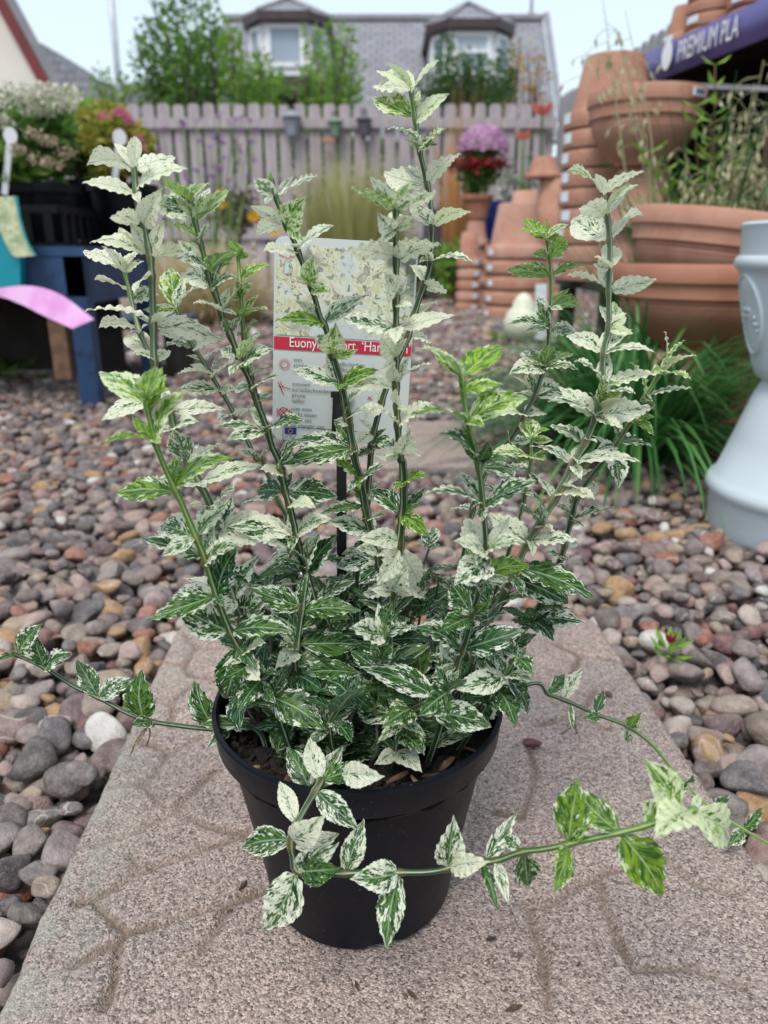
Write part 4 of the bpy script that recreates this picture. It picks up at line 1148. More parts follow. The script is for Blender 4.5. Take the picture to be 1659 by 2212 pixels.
# long thin culms leaning over the bowls
g3 = Vector((.80, 2.02, -.03)); sg3 = thing('strap_grass', g3, 'tall green grass growing up behind the large bowls', 'grass plant')
mb = MB(); tussock(mb, g3, 260, .75, .008, .30, .55, .13); tag(mb.build('blades', M['grass_g'], sg3), kind='stuff')
# wild oat stems and willowherb rising behind the bowls
def seedy(name, lab, root, tips, hang):
    t = thing(name, root, lab, 'grass plant'); ms, mh = MB(), MB()
    for tip in tips:
        path = spline([root + Vector((random.uniform(-.05,.05), random.uniform(-.05,.05), 0)), root.lerp(tip, .6) + Vector((random.uniform(-.03,.03), 0, .05)), tip], 14)
        ms.tube(path, [.0028*(1-i/18) for i in range(14)], 5)
        for k in range(hang):
            u = random.uniform(.62, 1.0); i = min(int(u*13), 12); p = path[i].lerp(path[i+1], u*13-i)
            e = p + Vector((random.gauss(0,.032), random.gauss(0,.032), random.uniform(-.035,.012)))
            ms.tube([p, p.lerp(e, .6) + Vector((0,0,.008)), e], .0007, 4)
            ax = Vector((random.gauss(0,.4), random.gauss(0,.4), -1)).normalized(); sd = ax.orthogonal().normalized()
            one_leaf(mh, e, ax, sd, ax.cross(sd), random.uniform(.018,.030), .009)
            one_leaf(mh, e, ax, ax.cross(sd), sd, random.uniform(.018,.028), .009)
    ms.build('stems', M['seed'], t); tag(mh.build('seed_heads', M['seed'], t, False), kind='stuff'); return t
tips = [at_Y(x, y, 1.9 + random.uniform(-.2,.25)) for (x, y) in ((1630,180),(1600,250),(1640,330),(1585,300),(1560,380),(1620,420),(1650,250),(1540,430),(1575,200),(1500,420),(1655,400),(1610,360),(1480,330),(1650,130),(1530,360),(1600,440))]
seedy('wild_oat', 'pale seeding wild oat stems before the dark rack', Vector((.86, 1.98, -.03)), tips, 15)
tips = [at_Y(x, y, 2.0 + random.uniform(-.2,.2)) for (x, y) in ((1330,60),(1350,20),(1300,-20),(1345,140),(1310,90),(1395,290),(1340,400),(1290,470))]
seedy('wild_oat', 'wispy grass seed stems arching over the tall terracotta stack', Vector((.78, 2.08, -.03)), tips, 10)
wh = thing('willowherb', (.82, 1.95, -.03), 'green leafy willowherb weed with reddish stems before the rack', 'weed')
ms, ml = MB(), MB()
for (x, y) in ((1545,140),(1500,230),(1430,370),(1360,440),(1400,330),(1590,330),(1480,400),(1535,250)):
    tip = at_Y(x, y, 1.98 + random.uniform(-.12,.15)); root = Vector((.80 + random.uniform(-.06,.06), 1.97, -.03))
    path = spline([root, root.lerp(tip,.55)+Vector((.02,0,.03)), tip], 18); ms.tube(path, [.0042*(1-i/24) for i in range(18)], 6)
    for i in range(7, 18):
        for s_ in (0, 1):
            a = i*2.4 + s_*3.14 + random.uniform(-.4,.4); ax = Vector((math.cos(a), math.sin(a), .5)).normalized(); sd = ax.cross(U3).normalized()
            one_leaf(ml, path[i], ax, sd, ax.cross(sd), random.uniform(.035,.065), .013)
ms.build('stems', M['twig_red'], wh); tag(ml.build('leaves', M['tree_l'], wh, False), kind='stuff')
# ground weeds
def weed(x, y, n_, L, w, mat, lab, name='grass_tuft', lean=.5):
    c = at_Z(x, y, -.025); t = thing(name, c, lab, 'weed'); mb = MB(); tussock(mb, c, n_, L, w, lean, .6, .05); tag(mb.build('blades', M[mat], t), kind='stuff')
weed(1075, 742, 70, .10, .006, 'tree_l', 'low grass tuft on the gravel left of the strap grass', lean=1.0)
weed(190, 790, 60, .14, .008, 'bush_g', 'green weed tuft at the foot of the blue bench', lean=.7)
weed(1650, 1010, 30, .05, .003, 'grass_b', 'dry straw wisps at the foot of the churn', lean=1.6)
weed(1420, 990, 120, .16, .005, 'grass_b', 'matted dry grass below the strap grass', lean=1.8)
wc = at_Z(1442, 1432, -.012); wt = thing('seedling', wc, 'tiny green and red seedling among the pebbles at right', 'weed')
mb = MB()
for k in range(17):
    a = k*2.4; ax = Vector((math.cos(a), math.sin(a), random.uniform(.2,1.2))).normalized(); sd = ax.cross(U3).normalized()
    p0 = wc + Vector((math.cos(a)*.006, math.sin(a)*.006, .004 + .0012*k))
    one_leaf(mb, p0, ax, sd, ax.cross(sd), random.uniform(.014,.022), .009, .75 if k % 4 else .1)
mb.tube([wc, wc + Vector((0,0,.025))], .0012, 5); tag(mb.build('leaves', M['tree_l'], wt, False), kind='stuff')
mb = MB()
for k in range(5):
    a = k*1.3; ax = Vector((math.cos(a)*.5, math.sin(a)*.5, 1)).normalized(); sd = ax.cross(Vector((0,1,.2))).normalized(); one_leaf(mb, wc + Vector((0,0,.022)), ax, sd, ax.cross(sd), .013, .005)
mb.build('red_tips', M['leaf_red'], wt, False)

# ================================================================== left hand bench with potted shrubs
random.seed(14)
BX1, BY0, BY1, BZ = -.77, 2.08, 2.71, .40
BXC, BW = (BX1-2.1)/2, BX1+2.1
bench = thing('blue_bench', (-1.45, 2.3, -.03), 'worn blue wooden staging bench holding the potted shrubs at left', 'bench')
for i in range(4):
    mb = MB(); mb.smooth = False; mb.box((BXC, BY0+.08+i*.157, BZ-.012), (BW, .145, .024)); mb.build('slat', M['blue_wood'], bench)
for y in (BY0+.03, BY1-.03):
    mb = MB(); mb.smooth = False; mb.box((BXC, y, BZ-.075), (BW-.02, .04, .10)); mb.build('apron', M['blue_wood'], bench)
mb = MB(); mb.smooth = False; mb.box((BX1-.03, (BY0+BY1)/2, BZ-.085), (.035, BY1-BY0-.1, .12)); mb.build('side_rail', M['blue_wood'], bench)
for x in (BX1-.035, -2.0):
    for y in (BY0+.035, BY1-.035):
        mb = MB(); mb.smooth = False; mb.box((x, y, (BZ-.025-.03)/2), (.05,.05,BZ-.025+.03)); mb.build('leg', M['blue_wood'], bench)
mb = MB(); mb.smooth = False; mb.box((BX1-.11, BY0+.05, .20), (.045, .03, .29)); mb.build('stretcher', M['rust'], bench)
mb = MB(); mb.smooth = False; mb.box((BXC, BY1-.1, .19), (BW-.2, .02, .36)); mb.build('back_board', M['dark_wood'], bench)
mb = MB(); mb.smooth = False; mb.box((-.86, 2.76, .155), (.36, .30, .03)); mb.build('step_board', M['blue_wood'], bench)
for xx in (-1.05,-.76):
    mb = MB(); mb.smooth = False; mb.box((xx+.04, 2.76, .055), (.04,.26,.17)); mb.build('step_leg', M['dark_wood'], bench)
# black trays and pots
def tray(c, sx, sy, h, lab):
    t = thing('slatted_tray', c, lab, 'tray'); c = Vector(c)
    mb = MB(); mb.smooth = False; mb.box(c + Vector((0,0,.004)), (sx, sy, .008)); mb.build('base', M['pot_far'], t)
    for (dx, dy, w, d) in ((0,-sy/2,sx,.008), (0,sy/2,sx,.008), (-sx/2,0,.008,sy-.02), (sx/2,0,.008,sy-.02)):
        mb = MB(); mb.smooth = False; mb.box(c + Vector((dx,dy,h-.01)), (w,d,.02)); mb.build('rim', M['pot_far'], t)
        n_ = int(max(w,d)/.05)
        for i in range(n_):
            u = (i+.5)/n_-.5; mb = MB(); mb.smooth = False
            mb.box(c + Vector((dx + (u*w if w > d else 0), dy + (u*d if d > w else 0), h/2-.006)), (.022 if w > d else .006, .006 if w > d else .022, h-.028)); mb.build('slat', M['pot_far'], t)
tray((-1.06, 2.27, BZ+.001), .44, .30, .10, 'black slatted tray at the bench edge under the white flowered shrub')
tray((-.90, 2.56, BZ+.001), .23, .23, .09, 'black slatted tray further back under the spirea')
t, c, hw, H = bush('white_hydrangea', 'potted shrub with creamy white flower heads on the bench', 55, 2.28, 400, 190, 200, 2400, .05, M['bush_g'], 'shrub', pot=(.125,.17))
for (x, y) in ((50,205),(85,195),(15,235),(112,200),(138,225),(70,240),(25,200),(5,265),(98,235),(150,205)):
    flower_head(t, at_Y(x, y, 2.20 + random.uniform(-.06,.08)), .034, 90, M['petal_w'], .6)
for (x, y) in ((105,305),(85,345),(70,290),(140,330),(35,325),(115,355)):
    flower_head(t, at_Y(x, y, 2.08), .026, 60, M['petal_tan'], .5, 'faded_head')
t, c, hw, H = bush('spirea', 'potted spirea with golden and orange leaves and pink flower heads', 255, 2.50, 400, 228, 165, 4200, .036, M['bush_o'], 'shrub', pot=(.105,.16))
for (x, y) in ((248,245),(262,238),(282,262),(270,250),(300,300),(302,320),(225,252)):
    flower_head(t, at_Y(x, y, 2.38), .018, 60, M['petal_pk'], .6)
t, c, hw, H = bush('green_shrub', 'potted leafy green shrub at the left edge in front of the white flowers', -20, 2.20, 400, 290, 170, 1300, .06, M['tree_l'], 'shrub', pot=(.12,.16))
t, c, hw, H = bush('green_shrub', 'broad leaved green shrub at the far end of the bench between the flowers', 160, 2.58, 392, 200, 110, 1400, .05, M['tree_l'], 'shrub', pot=(.11,.17))
# plant tags and printed cards
def round_tag(x, y, yb, Y, lab):
    p = at_Y(x, y, Y); b = at_Y(x-12, yb, Y); r = 15/FPX*depth_of(p)
    t = thing('round_plant_tag', b, lab, 'tag', 'round plant tags')
    mb = MB(); vs = [p + Vector((r*math.cos(a), .0, r*1.15*math.sin(a))) for a in np.linspace(0, 6.283, 25)[:-1]]; mb.prism(vs, (0,.002,0)); mb.build('disc', M['clear_tag'], t, False)
    mb = MB(); mb.smooth = False; d = (p-b); L = d.length; d.normalize(); mb.box(b + d*(L/2-r*.45), (r*.9,.002,L-r*.9), (d.cross(Vector((0,1,0))).normalized(), Vector((0,1,0)), d)); mb.build('strip', M['clear_tag'], t)
round_tag(22, 293, 420, 2.10, 'round white plant tag in the shrub at the left edge')
round_tag(258, 297, 405, 2.33, 'round white plant tag on a pale strip before the spirea')
def bent_card(name, pxs, Ys, up_half, mat, lab, edge=None):
    """printed card hanging in a curve; pxs gives its two long edges as matching pixel lists"""
    t = thing(name, at_Y(*pxs[0][0], Ys[0]), lab, 'label')
    A_ = spline([at_Y(*q, y) for q, y in zip(pxs[0], Ys)], 14); B_ = spline([at_Y(*q, y) for q, y in zip(pxs[1], Ys)], 14)
    th_ = Vector((0, .0016, 0))
    vs = []
    for a, b in zip(A_, B_): vs += [a, b, a+th_, b+th_]
    fs = [(0,1,3,2), (52,54,55,53)]
    for i in range(13):
        k = i*4; fs += [(k,k+4,k+5,k+1), (k+2,k+3,k+7,k+6), (k,k+2,k+6,k+4), (k+1,k+5,k+7,k+3)]
    mb = MB(); mb.add(vs, fs); ob = mb.build('card', mat, t, True, 40)
    return t, A_, B_
YC = 2.03
t, a_, b_ = bent_card('teal_label', [[(-40,425),(0,500),(22,545),(36,556)], [(38,424),(45,470),(60,520),(78,552)]], [YC]*4, None, M['card_pic'], 'curved plant label with leaf photo and teal edge at the left')
mb = MB(); 
for i in range(13):
    o_ = Vector((0,-.0012,0)); e0 = (b_[i]-a_[i])*.09; e1 = (b_[i+1]-a_[i+1])*.09
    mb.add([b_[i]-e0+o_, b_[i]+o_, b_[i+1]+o_, b_[i+1]-e1+o_], [(0,1,2,3)])
mb.build('teal_border', M['teal'], t)
tb = thing('teal_box', at_Y(-30, 620, YC+.04), 'teal card box below the curved photo label', 'box')
q = [at_Y(x, y, YC+.03) for x, y in ((-140, 430), (24, 520), (44, 560), (44, 616), (-140, 640))]
mb = MB(); mb.smooth = False; mb.prism(q, (0,.05,0)); mb.build('card', M['teal'], tb)
mb = MB(); mb.smooth = False; mb.box(at_Y(-60, 618, YC+.055) + Vector((-.08,0,-.012)), (.34,.05,.012)); mb.build('shelf_edge', M['blue_wood'], tb)
bent_card('pink_label', [[(-140,640),(-20,625),(60,617),(130,636),(203,690)], [(-140,660),(-20,640),(40,655),(90,680),(156,710)]], [YC-.02,YC-.03,YC-.05,YC-.08,YC-.11], None, M['pink'], 'bent pink plant label sticking out below the teal box')
# leafy weeds in the shade at the left edge
lw = at_Z(20, 830, -.03); t = thing('dock_weed', lw, 'broad leaved weed in the shade under the bench', 'weed')
mb = MB()
for k in range(16):
    a = random.uniform(0, 6.283); ax = Vector((math.cos(a), math.sin(a), random.uniform(.3,1.0))).normalized(); sd = ax.cross(U3).normalized()
    one_leaf(mb, lw + Vector((random.gauss(0,.05), random.gauss(0,.05), random.uniform(.0,.07))), ax, sd, ax.cross(sd), .09, .055)
tag(mb.build('leaves', M['bush_g'], t, False), kind='stuff')

# ================================================================== the potted euonymus
random.seed(42)
PC = Vector((-.0155, .401, 0))
plant = thing('potted_euonymus', PC, 'cream and green variegated euonymus in a black nursery pot on the slab', 'potted plant')
prof = [(0,.004),(.040,.004),(.052,.0015),(.0605,.0012),(.0625,.003),(.0632,.006),(.0655,.022),(.0835,.1075),(.0845,.1082),(.0895,.1092),(.0905,.1105),(.0918,.1215),(.0926,.1248),(.0921,.1262),(.0900,.1265),(.0886,.1250),(.0876,.1150),(.0835,.1060),(.079,.09)]
prof = [(r*.93, z*1.075) for r, z in prof]
mb = MB(); n_ = 96; vs = []
for (r, z) in prof:
    for k in range(n_):
        th = 2*math.pi*k/n_
        rr = r*(1 + .004*math.sin(2*th+.6) + .002*math.sin(3*th))
        zz = z
        if z < .0062 and r > .045:                      # drainage notches round the foot
            s_ = math.sin(th*4 + .5)
            if s_ > .80: zz = z + .0085*(s_-.80)/.2
        vs.append(PC + Vector((rr*math.cos(th), rr*math.sin(th), zz)))
mb.add(vs, [(i*n_+k, i*n_+(k+1) % n_, (i+1)*n_+(k+1) % n_, (i+1)*n_+k) for i in range(len(prof)-1) for k in range(n_)])
mb.build('nursery_pot', M['pot_black'], plant, True, 28)
# compost surface
SZ = .1135
mb = MB(); nr, na_ = 34, 96; vs = []
for i in range(nr+1):
    r = .0805*i/nr
    for k in range(na_):
        th = 2*math.pi*k/na_; x, y = r*math.cos(th), r*math.sin(th)
        h = .006*noise.noise(Vector((x*45, y*45, 2))) + .0045*noise.noise(Vector((x*130, y*130, 7))) + .0022*noise.noise(Vector((x*330, y*330, 4)))
        vs.append(PC + Vector((x, y, SZ + h + .004*(1-i/nr))))
mb.add(vs, [(i*na_+k, i*na_+(k+1) % na_, (i+1)*na_+(k+1) % na_, (i+1)*na_+k) for i in range(nr) for k in range(na_)])
soil = mb.build('compost', M['soil'], plant)
mb = MB()
for _ in range(900):                                    # crumbs and fibres
    r = .079*random.random()**.5; th = random.uniform(0, 6.283); s_ = random.uniform(.0008,.0030)
    p = PC + Vector((r*math.cos(th), r*math.sin(th), SZ+.003+random.uniform(-.001,.004)))
    ax = Matrix.Rotation(random.uniform(0,6.28), 3, Vector((random.gauss(0,1),random.gauss(0,1),random.gauss(0,1))).normalized())
    mb.box(p, (s_*random.uniform(1,3), s_, s_*.8), (ax @ Vector((1,0,0)), ax @ Vector((0,1,0)), ax @ Vector((0,0,1))))
tag(mb.build('compost_crumbs', M['soil'], soil, False), kind='stuff')
def chip(px, py, ang, L, w, mat, z=SZ+.009):
    p = at_Z(px, py, z); d = Vector((math.cos(ang), math.sin(ang), .06)).normalized(); s_ = Vector((-d.y, d.x, .1)).normalized(); u_ = d.cross(s_)
    mb = MB(); mb.smooth = False
    vs = []
    for i in range(5):
        t = i/4-.5; ww = w*(1-.5*abs(t)*2)*random.uniform(.7,1.1)
        c = p + d*(t*L) + u_*random.uniform(-.0004,.0004)
        vs += [c - s_*ww/2 - u_*w*.12, c + s_*ww/2 - u_*w*.12, c + s_*ww/2 + u_*w*.12, c - s_*ww/2 + u_*w*.12]
    fs = [(3,2,1,0), (16,17,18,19)] + [(i*4+k, i*4+(k+1) % 4, i*4+4+(k+1) % 4, i*4+4+k) for i in range(4) for k in range(4)]
    mb.add(vs, fs); mb.build('bark_chip', mat, soil)
for (x, y, a, L, w, m) in ((858,1680,.6,.014,.004,'bark'),(900,1690,2.1,.011,.0028,'straw'),(838,1640,2.6,.018,.003,'bark'),(545,1660,.3,.008,.004,'straw'),(625,1680,1.2,.012,.005,'bark'),(740,1560,2.45,.034,.0022,'straw'),(755,1572,2.6,.03,.0018,'bark'),(715,1545,2.2,.02,.0018,'straw'),
                        (930,1675,.2,.010,.003,'bark'),(690,1640,1.9,.014,.003,'bark'),(965,1650,.9,.014,.004,'bark'),(520,1565,.5,.012,.005,'bark'),(780,1690,1.4,.012,.003,'straw'),(1020,1620,2.8,.012,.002,'straw')):
    chip(x, y, a, L, w, M[m])
# ---- leaves
NU, NVV = 60, 7
def leaf_variant(seed):
    r = random.Random(seed)
    wr = r.uniform(.365, .46)/2; arch = r.uniform(.02, .12); fold = r.uniform(.10, .40); teeth = r.choice([13, 14, 15, 16]); crimp = r.uniform(.010, .030); tw = r.uniform(-.35, .35); tipd = r.uniform(.0, .10)
    sway = r.uniform(-.04, .04)
    vs = []; uvs = []
    pk = r.uniform(.78, .98)
    for i in range(NU+1):
        u = i/NU
        w = wr*(math.sin(math.pi*u**pk)**.9 if 0 < u < 1 else 0)
        w *= (1 - .35*u**3)
        if u < .08: w = max(w*.5*(u/.08), .022)
        w = max(w, .004)
        ph = (u*teeth) % 1.0
        saw = (ph if ph < .72 else (1-ph)/.28*.72)/.72
        for j in range(NVV):
            v = -1 + 2*j/(NVV-1)
            ww = w*(1 + (.085*saw-.03)*(abs(v) > .95)*(u > .10)*(u < .985))
            y = v*ww; x = u + (.012*saw if abs(v) > .95 else 0)*(u > .1)*(u < .97)
            z = arch*4*u*(1-u) - tipd*max(0, u-.7)**2*4*0 + fold*abs(y)*1.0 - abs(v)**2*fold*w*.35
            z += crimp*math.sin(u*math.pi*2*6.5 + (1.3 if v > 0 else 0))*abs(v)**3*(u > .08)
            z += .012*noise.noise(Vector((u*4, v*2, seed*1.7)))
            a = tw*(u-.3); y2 = y*math.cos(a) - z*math.sin(a)*.3; z2 = z + y*math.sin(a)
            y2 += sway*math.sin(math.pi*u)
            vs.append((x, y2, z2)); uvs.append((u, (v+1)/2))
    fs = [(i*NVV+j, (i+1)*NVV+j, (i+1)*NVV+j+1, i*NVV+j+1) for i in range(NU) for j in range(NVV-1)]
    return vs, uvs, fs
VAR = [leaf_variant(i+1) for i in range(16)]
LEAFME = []
for vs, uvs, fs in VAR:
    me = bpy.data.meshes.new('leaf'); me.from_pydata(vs, [], fs)
    ul = me.uv_layers.new(name='leaf')
    for li, l in enumerate(me.loops): ul.data[li].uv = uvs[l.vertex_index]
    me.polygons.foreach_set('use_smooth', [True]*len(me.polygons)); me.materials.append(M['leaf']); LEAFME.append(me)
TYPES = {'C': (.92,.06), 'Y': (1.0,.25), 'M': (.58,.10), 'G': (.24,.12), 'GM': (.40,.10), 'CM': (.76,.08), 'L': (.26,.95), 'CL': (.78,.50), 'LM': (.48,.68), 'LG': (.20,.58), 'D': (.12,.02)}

# ---- stem material: dark green with pale lengthwise streaks, fresh green towards the tip
def stem_material():
    m, nt, p, out = new_mat('euonymus_stem'); n = N(nt)
    uv = n.node('ShaderNodeUVMap', uv_map='stem').outputs[0]
    sp = n.node('ShaderNodeSeparateXYZ'); nt.links.new(uv, sp.inputs[0])
    st = n.math('SINE', n.math('MULTIPLY', sp.outputs[0], 6.283*4))
    cx = n.node('ShaderNodeCombineXYZ'); n.set(cx.inputs[0], n.math('MULTIPLY', sp.outputs[0], 14.0)); n.set(cx.inputs[1], n.math('MULTIPLY', sp.outputs[1], 60.0))
    f = n.noise(cx.outputs[0], 1, 2, .5)
    oc = n.node('ShaderNodeSeparateColor'); nt.links.new(n.node('ShaderNodeObjectInfo').outputs['Color'], oc.inputs[0])
    young = n.math('ADD', n.step(sp.outputs[1], oc.outputs[1], n.math('SUBTRACT', oc.outputs[1], .5)), 0.0, clamp=True)
    dark = n.mix(oc.outputs[0], (.018,.048,.016,1), (.10,.15,.08,1)); fresh = (.14,.27,.05,1)
    col = n.mix(n.math('MULTIPLY', young, .8), dark, fresh)
    pale = n.mix(young, (.34,.42,.28,1), (.42,.52,.20,1))
    col = n.mix(n.math('MULTIPLY', n.step(n.math('ADD', st, n.math('MULTIPLY', f, 1.2)), 1.05, 1.5), .65), col, pale)
    nd = n.attr('node').outputs['Fac']
    col = n.mix(n.math('MULTIPLY', nd, .35), col, (.20,.12,.04,1))
    nt.links.new(col, p.inputs['Base Color']); p.inputs['Roughness'].default_value = .45
    return m
M['stem'] = stem_material()

STEMS = {}
def add_stem(key, traces, Yt, Yb, r0=.0011, r1=.0021, to_soil=True, pale=0.0, young=.35, name='stem', base=None, Ys=None):
    """traces: 'region x y x y ...' from tip to foot"""
    px = []
    for tr in traces.split(';'):
        t = tr.split(); f = REG[t[0]]; q = list(map(float, t[1:]))
        px += [f(q[i], q[i+1]) for i in range(0, len(q), 2)]
    m = len(px); cum = [0]
    for i in range(1, m): cum.append(cum[-1] + math.dist(px[i], px[i-1]))
    pts_ = []
    for i, (x, y) in enumerate(px):
        u = cum[i]/cum[-1]
        Y = Yt + (Yb-Yt)*u if Ys is None else float(np.interp(u, np.linspace(0, 1, len(Ys)), Ys))
        pts_.append(at_Y(x, y, Y))
    if to_soil:
        last = pts_[-1]; h = Vector((last.x-PC.x, last.y-PC.y, 0)); 
        if base is None:
            h = h*.72
            if h.length > .061: h = h.normalized()*.061
        else: h = Vector((base[0], base[1], 0))
        foot = PC + h + Vector((0,0,SZ-.004))
        if last.z > SZ+.03: pts_.append(last.lerp(foot, .55) + Vector((0,0,-.004)))
        pts_.append(foot)
    n = max(24, int(len(pts_)*7)); path = spline(pts_, n)
    STEMS[key] = dict(path=path, r0=r0, r1=r1, nodes=[], pale=pale, young=young, name=name)
    STEMS[key]['px'] = None
def project(p):
    d = p - CAMP; z = d.dot(FW); return (PCX + FPX*d.x/z, PCY - FPX*d.dot(UPV)/z)
def finish_stem(key):
    S = STEMS[key]; path = S['path']; n = len(path); k = 12
    cumL = [0]
    for i in range(1, n): cumL.append(cumL[-1] + (path[i]-path[i-1]).length)
    rads, nod = [], []
    for i in range(n):
        u = i/(n-1); r = S['r0'] + (S['r1']-S['r0'])*u**.7
        b = max([math.exp(-((cumL[i]-cumL[j])/.0022)**2) for j in S['nodes']] or [0])
        rads.append(r*(1 + .38*b)); nod.append(b*min(1, u*2.2))
    mb = MB(); mb.tube(path, rads, k, True, .10)
    ob = mb.build(S['name'], M['stem'], plant)
    me = ob.data; a = me.attributes.new('node', 'FLOAT', 'POINT'); a.data.foreach_set('value', np.repeat(nod, k).astype(np.float32))
    ul = me.uv_layers.new(name='stem')
    for pl in me.polygons:
        ring = [me.loops[li].vertex_index for li in pl.loop_indices]
        ks = [v % k for v in ring]
        wrap = (0 in ks and k-1 in ks and len(ring) == 4)
        for li, v in zip(pl.loop_indices, ring):
            kk = v % k
            if wrap and kk == 0: kk = k
            ul.data[li].uv = (kk/k, (v//k)/(n-1))
    ob.color = (S['pale'], S['young'], random.random(), 1)
    S['ob'] = ob
LEAF_Q = []
def leaves(key, txt, runner=False, lmax=.030, toward=.62):
    S = STEMS[key]; proj = [project(p) for p in S['path']]
    for tr in txt.replace('\n', '').split(';'):
        t = tr.split()
        if not t: continue
        f = REG[t[0]]; bx, by, tx, ty = map(float, t[1:5]); typ = t[5]; opt = t[6:] 
        B2 = f(bx, by); T2 = f(tx, ty)
        i = min(range(len(proj)), key=lambda j: math.dist(proj[j], B2))
        if i not in S['nodes']: S['nodes'].append(i)
        B = S['path'][i].copy()
        # a leaf whose measured foot lies off the stem keeps its foot: a short stalk bridges it
        d0 = depth_of(B); B3 = at_depth(*B2, d0)
        if (B3-B).length > .012: B = B + (B3-B)*(1 - .012/(B3-B).length)
        T0 = at_depth(*T2, d0); pl = (T0-B).length
        L = max(pl*1.05, min(lmax, pl*1.75))
        dd = math.sqrt(max(L*L - pl*pl, 0))
        sgn = -1 if random.random() < toward else 1
        if '+' in opt: sgn = 1
        if '-' in opt: sgn = -1
        T = at_depth(*T2, d0 + sgn*dd)
        sd = (S['path'][max(i-1,0)] - S['path'][min(i+1, len(S['path'])-1)]).normalized()
        up = sd if not runner else Vector((random.gauss(0,.2), -.75, .75))
        if not runner:
            tv = -ray(*B2).normalized()
            k_ = random.uniform(.55, 1.15)
            hi = B2[1] < 760
            if hi and random.random() < .5: k_ = -k_
            if not hi: k_ = random.uniform(.3, .9) if B2[1] < 1150 else random.uniform(.6, 1.25)
            up = (up + tv*k_).normalized()
        if 'f' in opt: up = Vector((random.gauss(0,.15), -1, .25))
        LEAF_Q.append((key, B, T, up, typ, opt))
EXTRA = [0]
def make_leaf(key, B, T, up, typ, opt):
    a = T-B; L = a.length; a.normalize()
    n_ = up - a*up.dot(a)
    if n_.length < .15: n_ = n_ + UPV*.5 - a*UPV.dot(a)*.5
    n_.normalize(); s_ = n_.cross(a)
    roll = random.gauss(0, .22); R_ = Matrix.Rotation(roll, 3, a); n_ = R_ @ n_; s_ = R_ @ s_
    wf = random.uniform(.92, 1.12)
    if 'n' in opt: wf *= .62
    if 'w' in opt: wf *= 1.16
    if B.z < .21: wf *= 1.06
    k = random.randrange(len(LEAFME))
    c, li = TYPES[typ]
    col = (min(1, max(0, c + random.gauss(0,.06))), min(1, max(0, li + random.gauss(0,.06))), random.random(), 1)
    M4 = Matrix(((a.x*L, s_.x*L*wf, n_.x*L, 0), (a.y*L, s_.y*L*wf, n_.y*L, 0), (a.z*L, s_.z*L*wf, n_.z*L, 0), (0,0,0,1)))
    return k, M4, col

add_stem('S1', 'r1 425 300 450 560 490 690 525 850 540 1000 550 1300 555 1550 590 1720 660 1900 720 2100;r4 430 300 490 430 530 650 620 930 665 1060', .395, .405, .0012, .0024, pale=.75, young=.12)
add_stem('S1b', 'r1 362 970 400 1130 440 1300 470 1400 545 1560', .43, .399, .0009, .0014, False, pale=.7, young=.5, name='side_shoot')
add_stem('S2', 'r1 495 1800 540 1990 570 2110;r4 250 230 330 400 410 590 460 710 530 930 600 1110 680 1250 820 1460', .325, .355, .0010, .0019, young=.75)
add_stem('S3', 'r1 785 500 820 650 870 850 910 1020 960 1150 1005 1300 1050 1400 1110 1550 1180 1700 1230 1850 1280 1980 1320 2120;r4 860 190 890 330 930 470 970 650 1012 795 1060 950 1130 1090', .385, .405, .001, .0021, young=.3)
add_stem('S3b', 'r4 1012 800 988 980 960 1180 950 1330', .380, .372, .0014, .0018, young=.2, name='side_shoot')
add_stem('S4', 'r1 690 1200 775 1410 850 1530 940 1680 1020 1810 1080 1920 1160 2080 1220 2200;r4 770 180 850 390 900 490 920 680 940 850', .455, .445, .0009, .0017, young=.3, pale=.3)
add_stem('S5', 'r1 1100 880 1110 1050 1120 1200 1130 1330 1150 1500 1190 1690', .420, .397, .0008, .0013, False, young=.9, name='side_shoot')
add_stem('S6', 'r2 98 850 140 1010 200 1180 260 1300 310 1430 360 1560 400 1680 440 1820 480 1900 520 2080;rl 690 1220 740 1390 780 1560 820 1790 850 1950;r4 1270 170 1310 330 1340 500 1380 650 1405 730', .395, .415, .0010, .0021, young=.22)
add_stem('S7', 'r2 955 1040 950 1230 955 1400 955 1700 955 1900;rl 1240 1100 1235 1400 1245 1650 1255 1850 1275 2090;r4 1530 200 1535 400 1515 600 1490 850 1470 950', .365, .395, .0012, .0022, young=.16)
add_stem('S8', 'r2 1055 250 1075 400 1100 560 1120 700 1150 830 1180 970 1195 1100 1200 1260 1185 1480 1130 1640 1080 1790 1030 1960;rl 1140 1500 1060 1780 1020 1950;r4 1350 250 1315 600 1290 720', .425, .430, .0010, .0021, young=.30)
add_stem('S9', 'r3 368 250 385 400 410 550 450 700 475 850 490 1000 505 1170 500 1300 475 1420 430 1570 400 1700 350 1830', .330, .352, .0010, .0019, young=.5)
add_stem('S10', 'rA 580 300 600 450 605 580 600 700 590 850 570 950 530 1080 480 1180;r3 640 620 560 700 480 860 420 1050', .455, .440, .0009, .0018, young=.35)
add_stem('S11', 'rA 862 120 880 250 890 370 885 560 885 760 865 850 855 950 850 1100;r3 1050 620 970 760 900 900 820 1040 740 1160 690 1260 640 1380 560 1530 490 1640', .405, .400, .0011, .0022, pale=.55, young=.14)
add_stem('S12', 'r3 1455 240 1440 270 1340 430 1240 600 1180 690 1090 800 1000 930 975 1020 950 1110 910 1260 830 1440 760 1580 700 1660', .425, .425, .0010, .0019, young=.42)
add_stem('S13', 'r3 750 600 750 700 740 790 715 920 680 1060', .430, .430, .0008, .0014, young=.7)
add_stem('S14', 'rp 836 180 830 240 825 340 815 440', .345, .365, .0009, .0014, young=.6)
add_stem('S15', 'rp 1100 470 1020 510 950 545 900 600', .335, .350, .0012, .0016, young=.3, name='low_shoot')
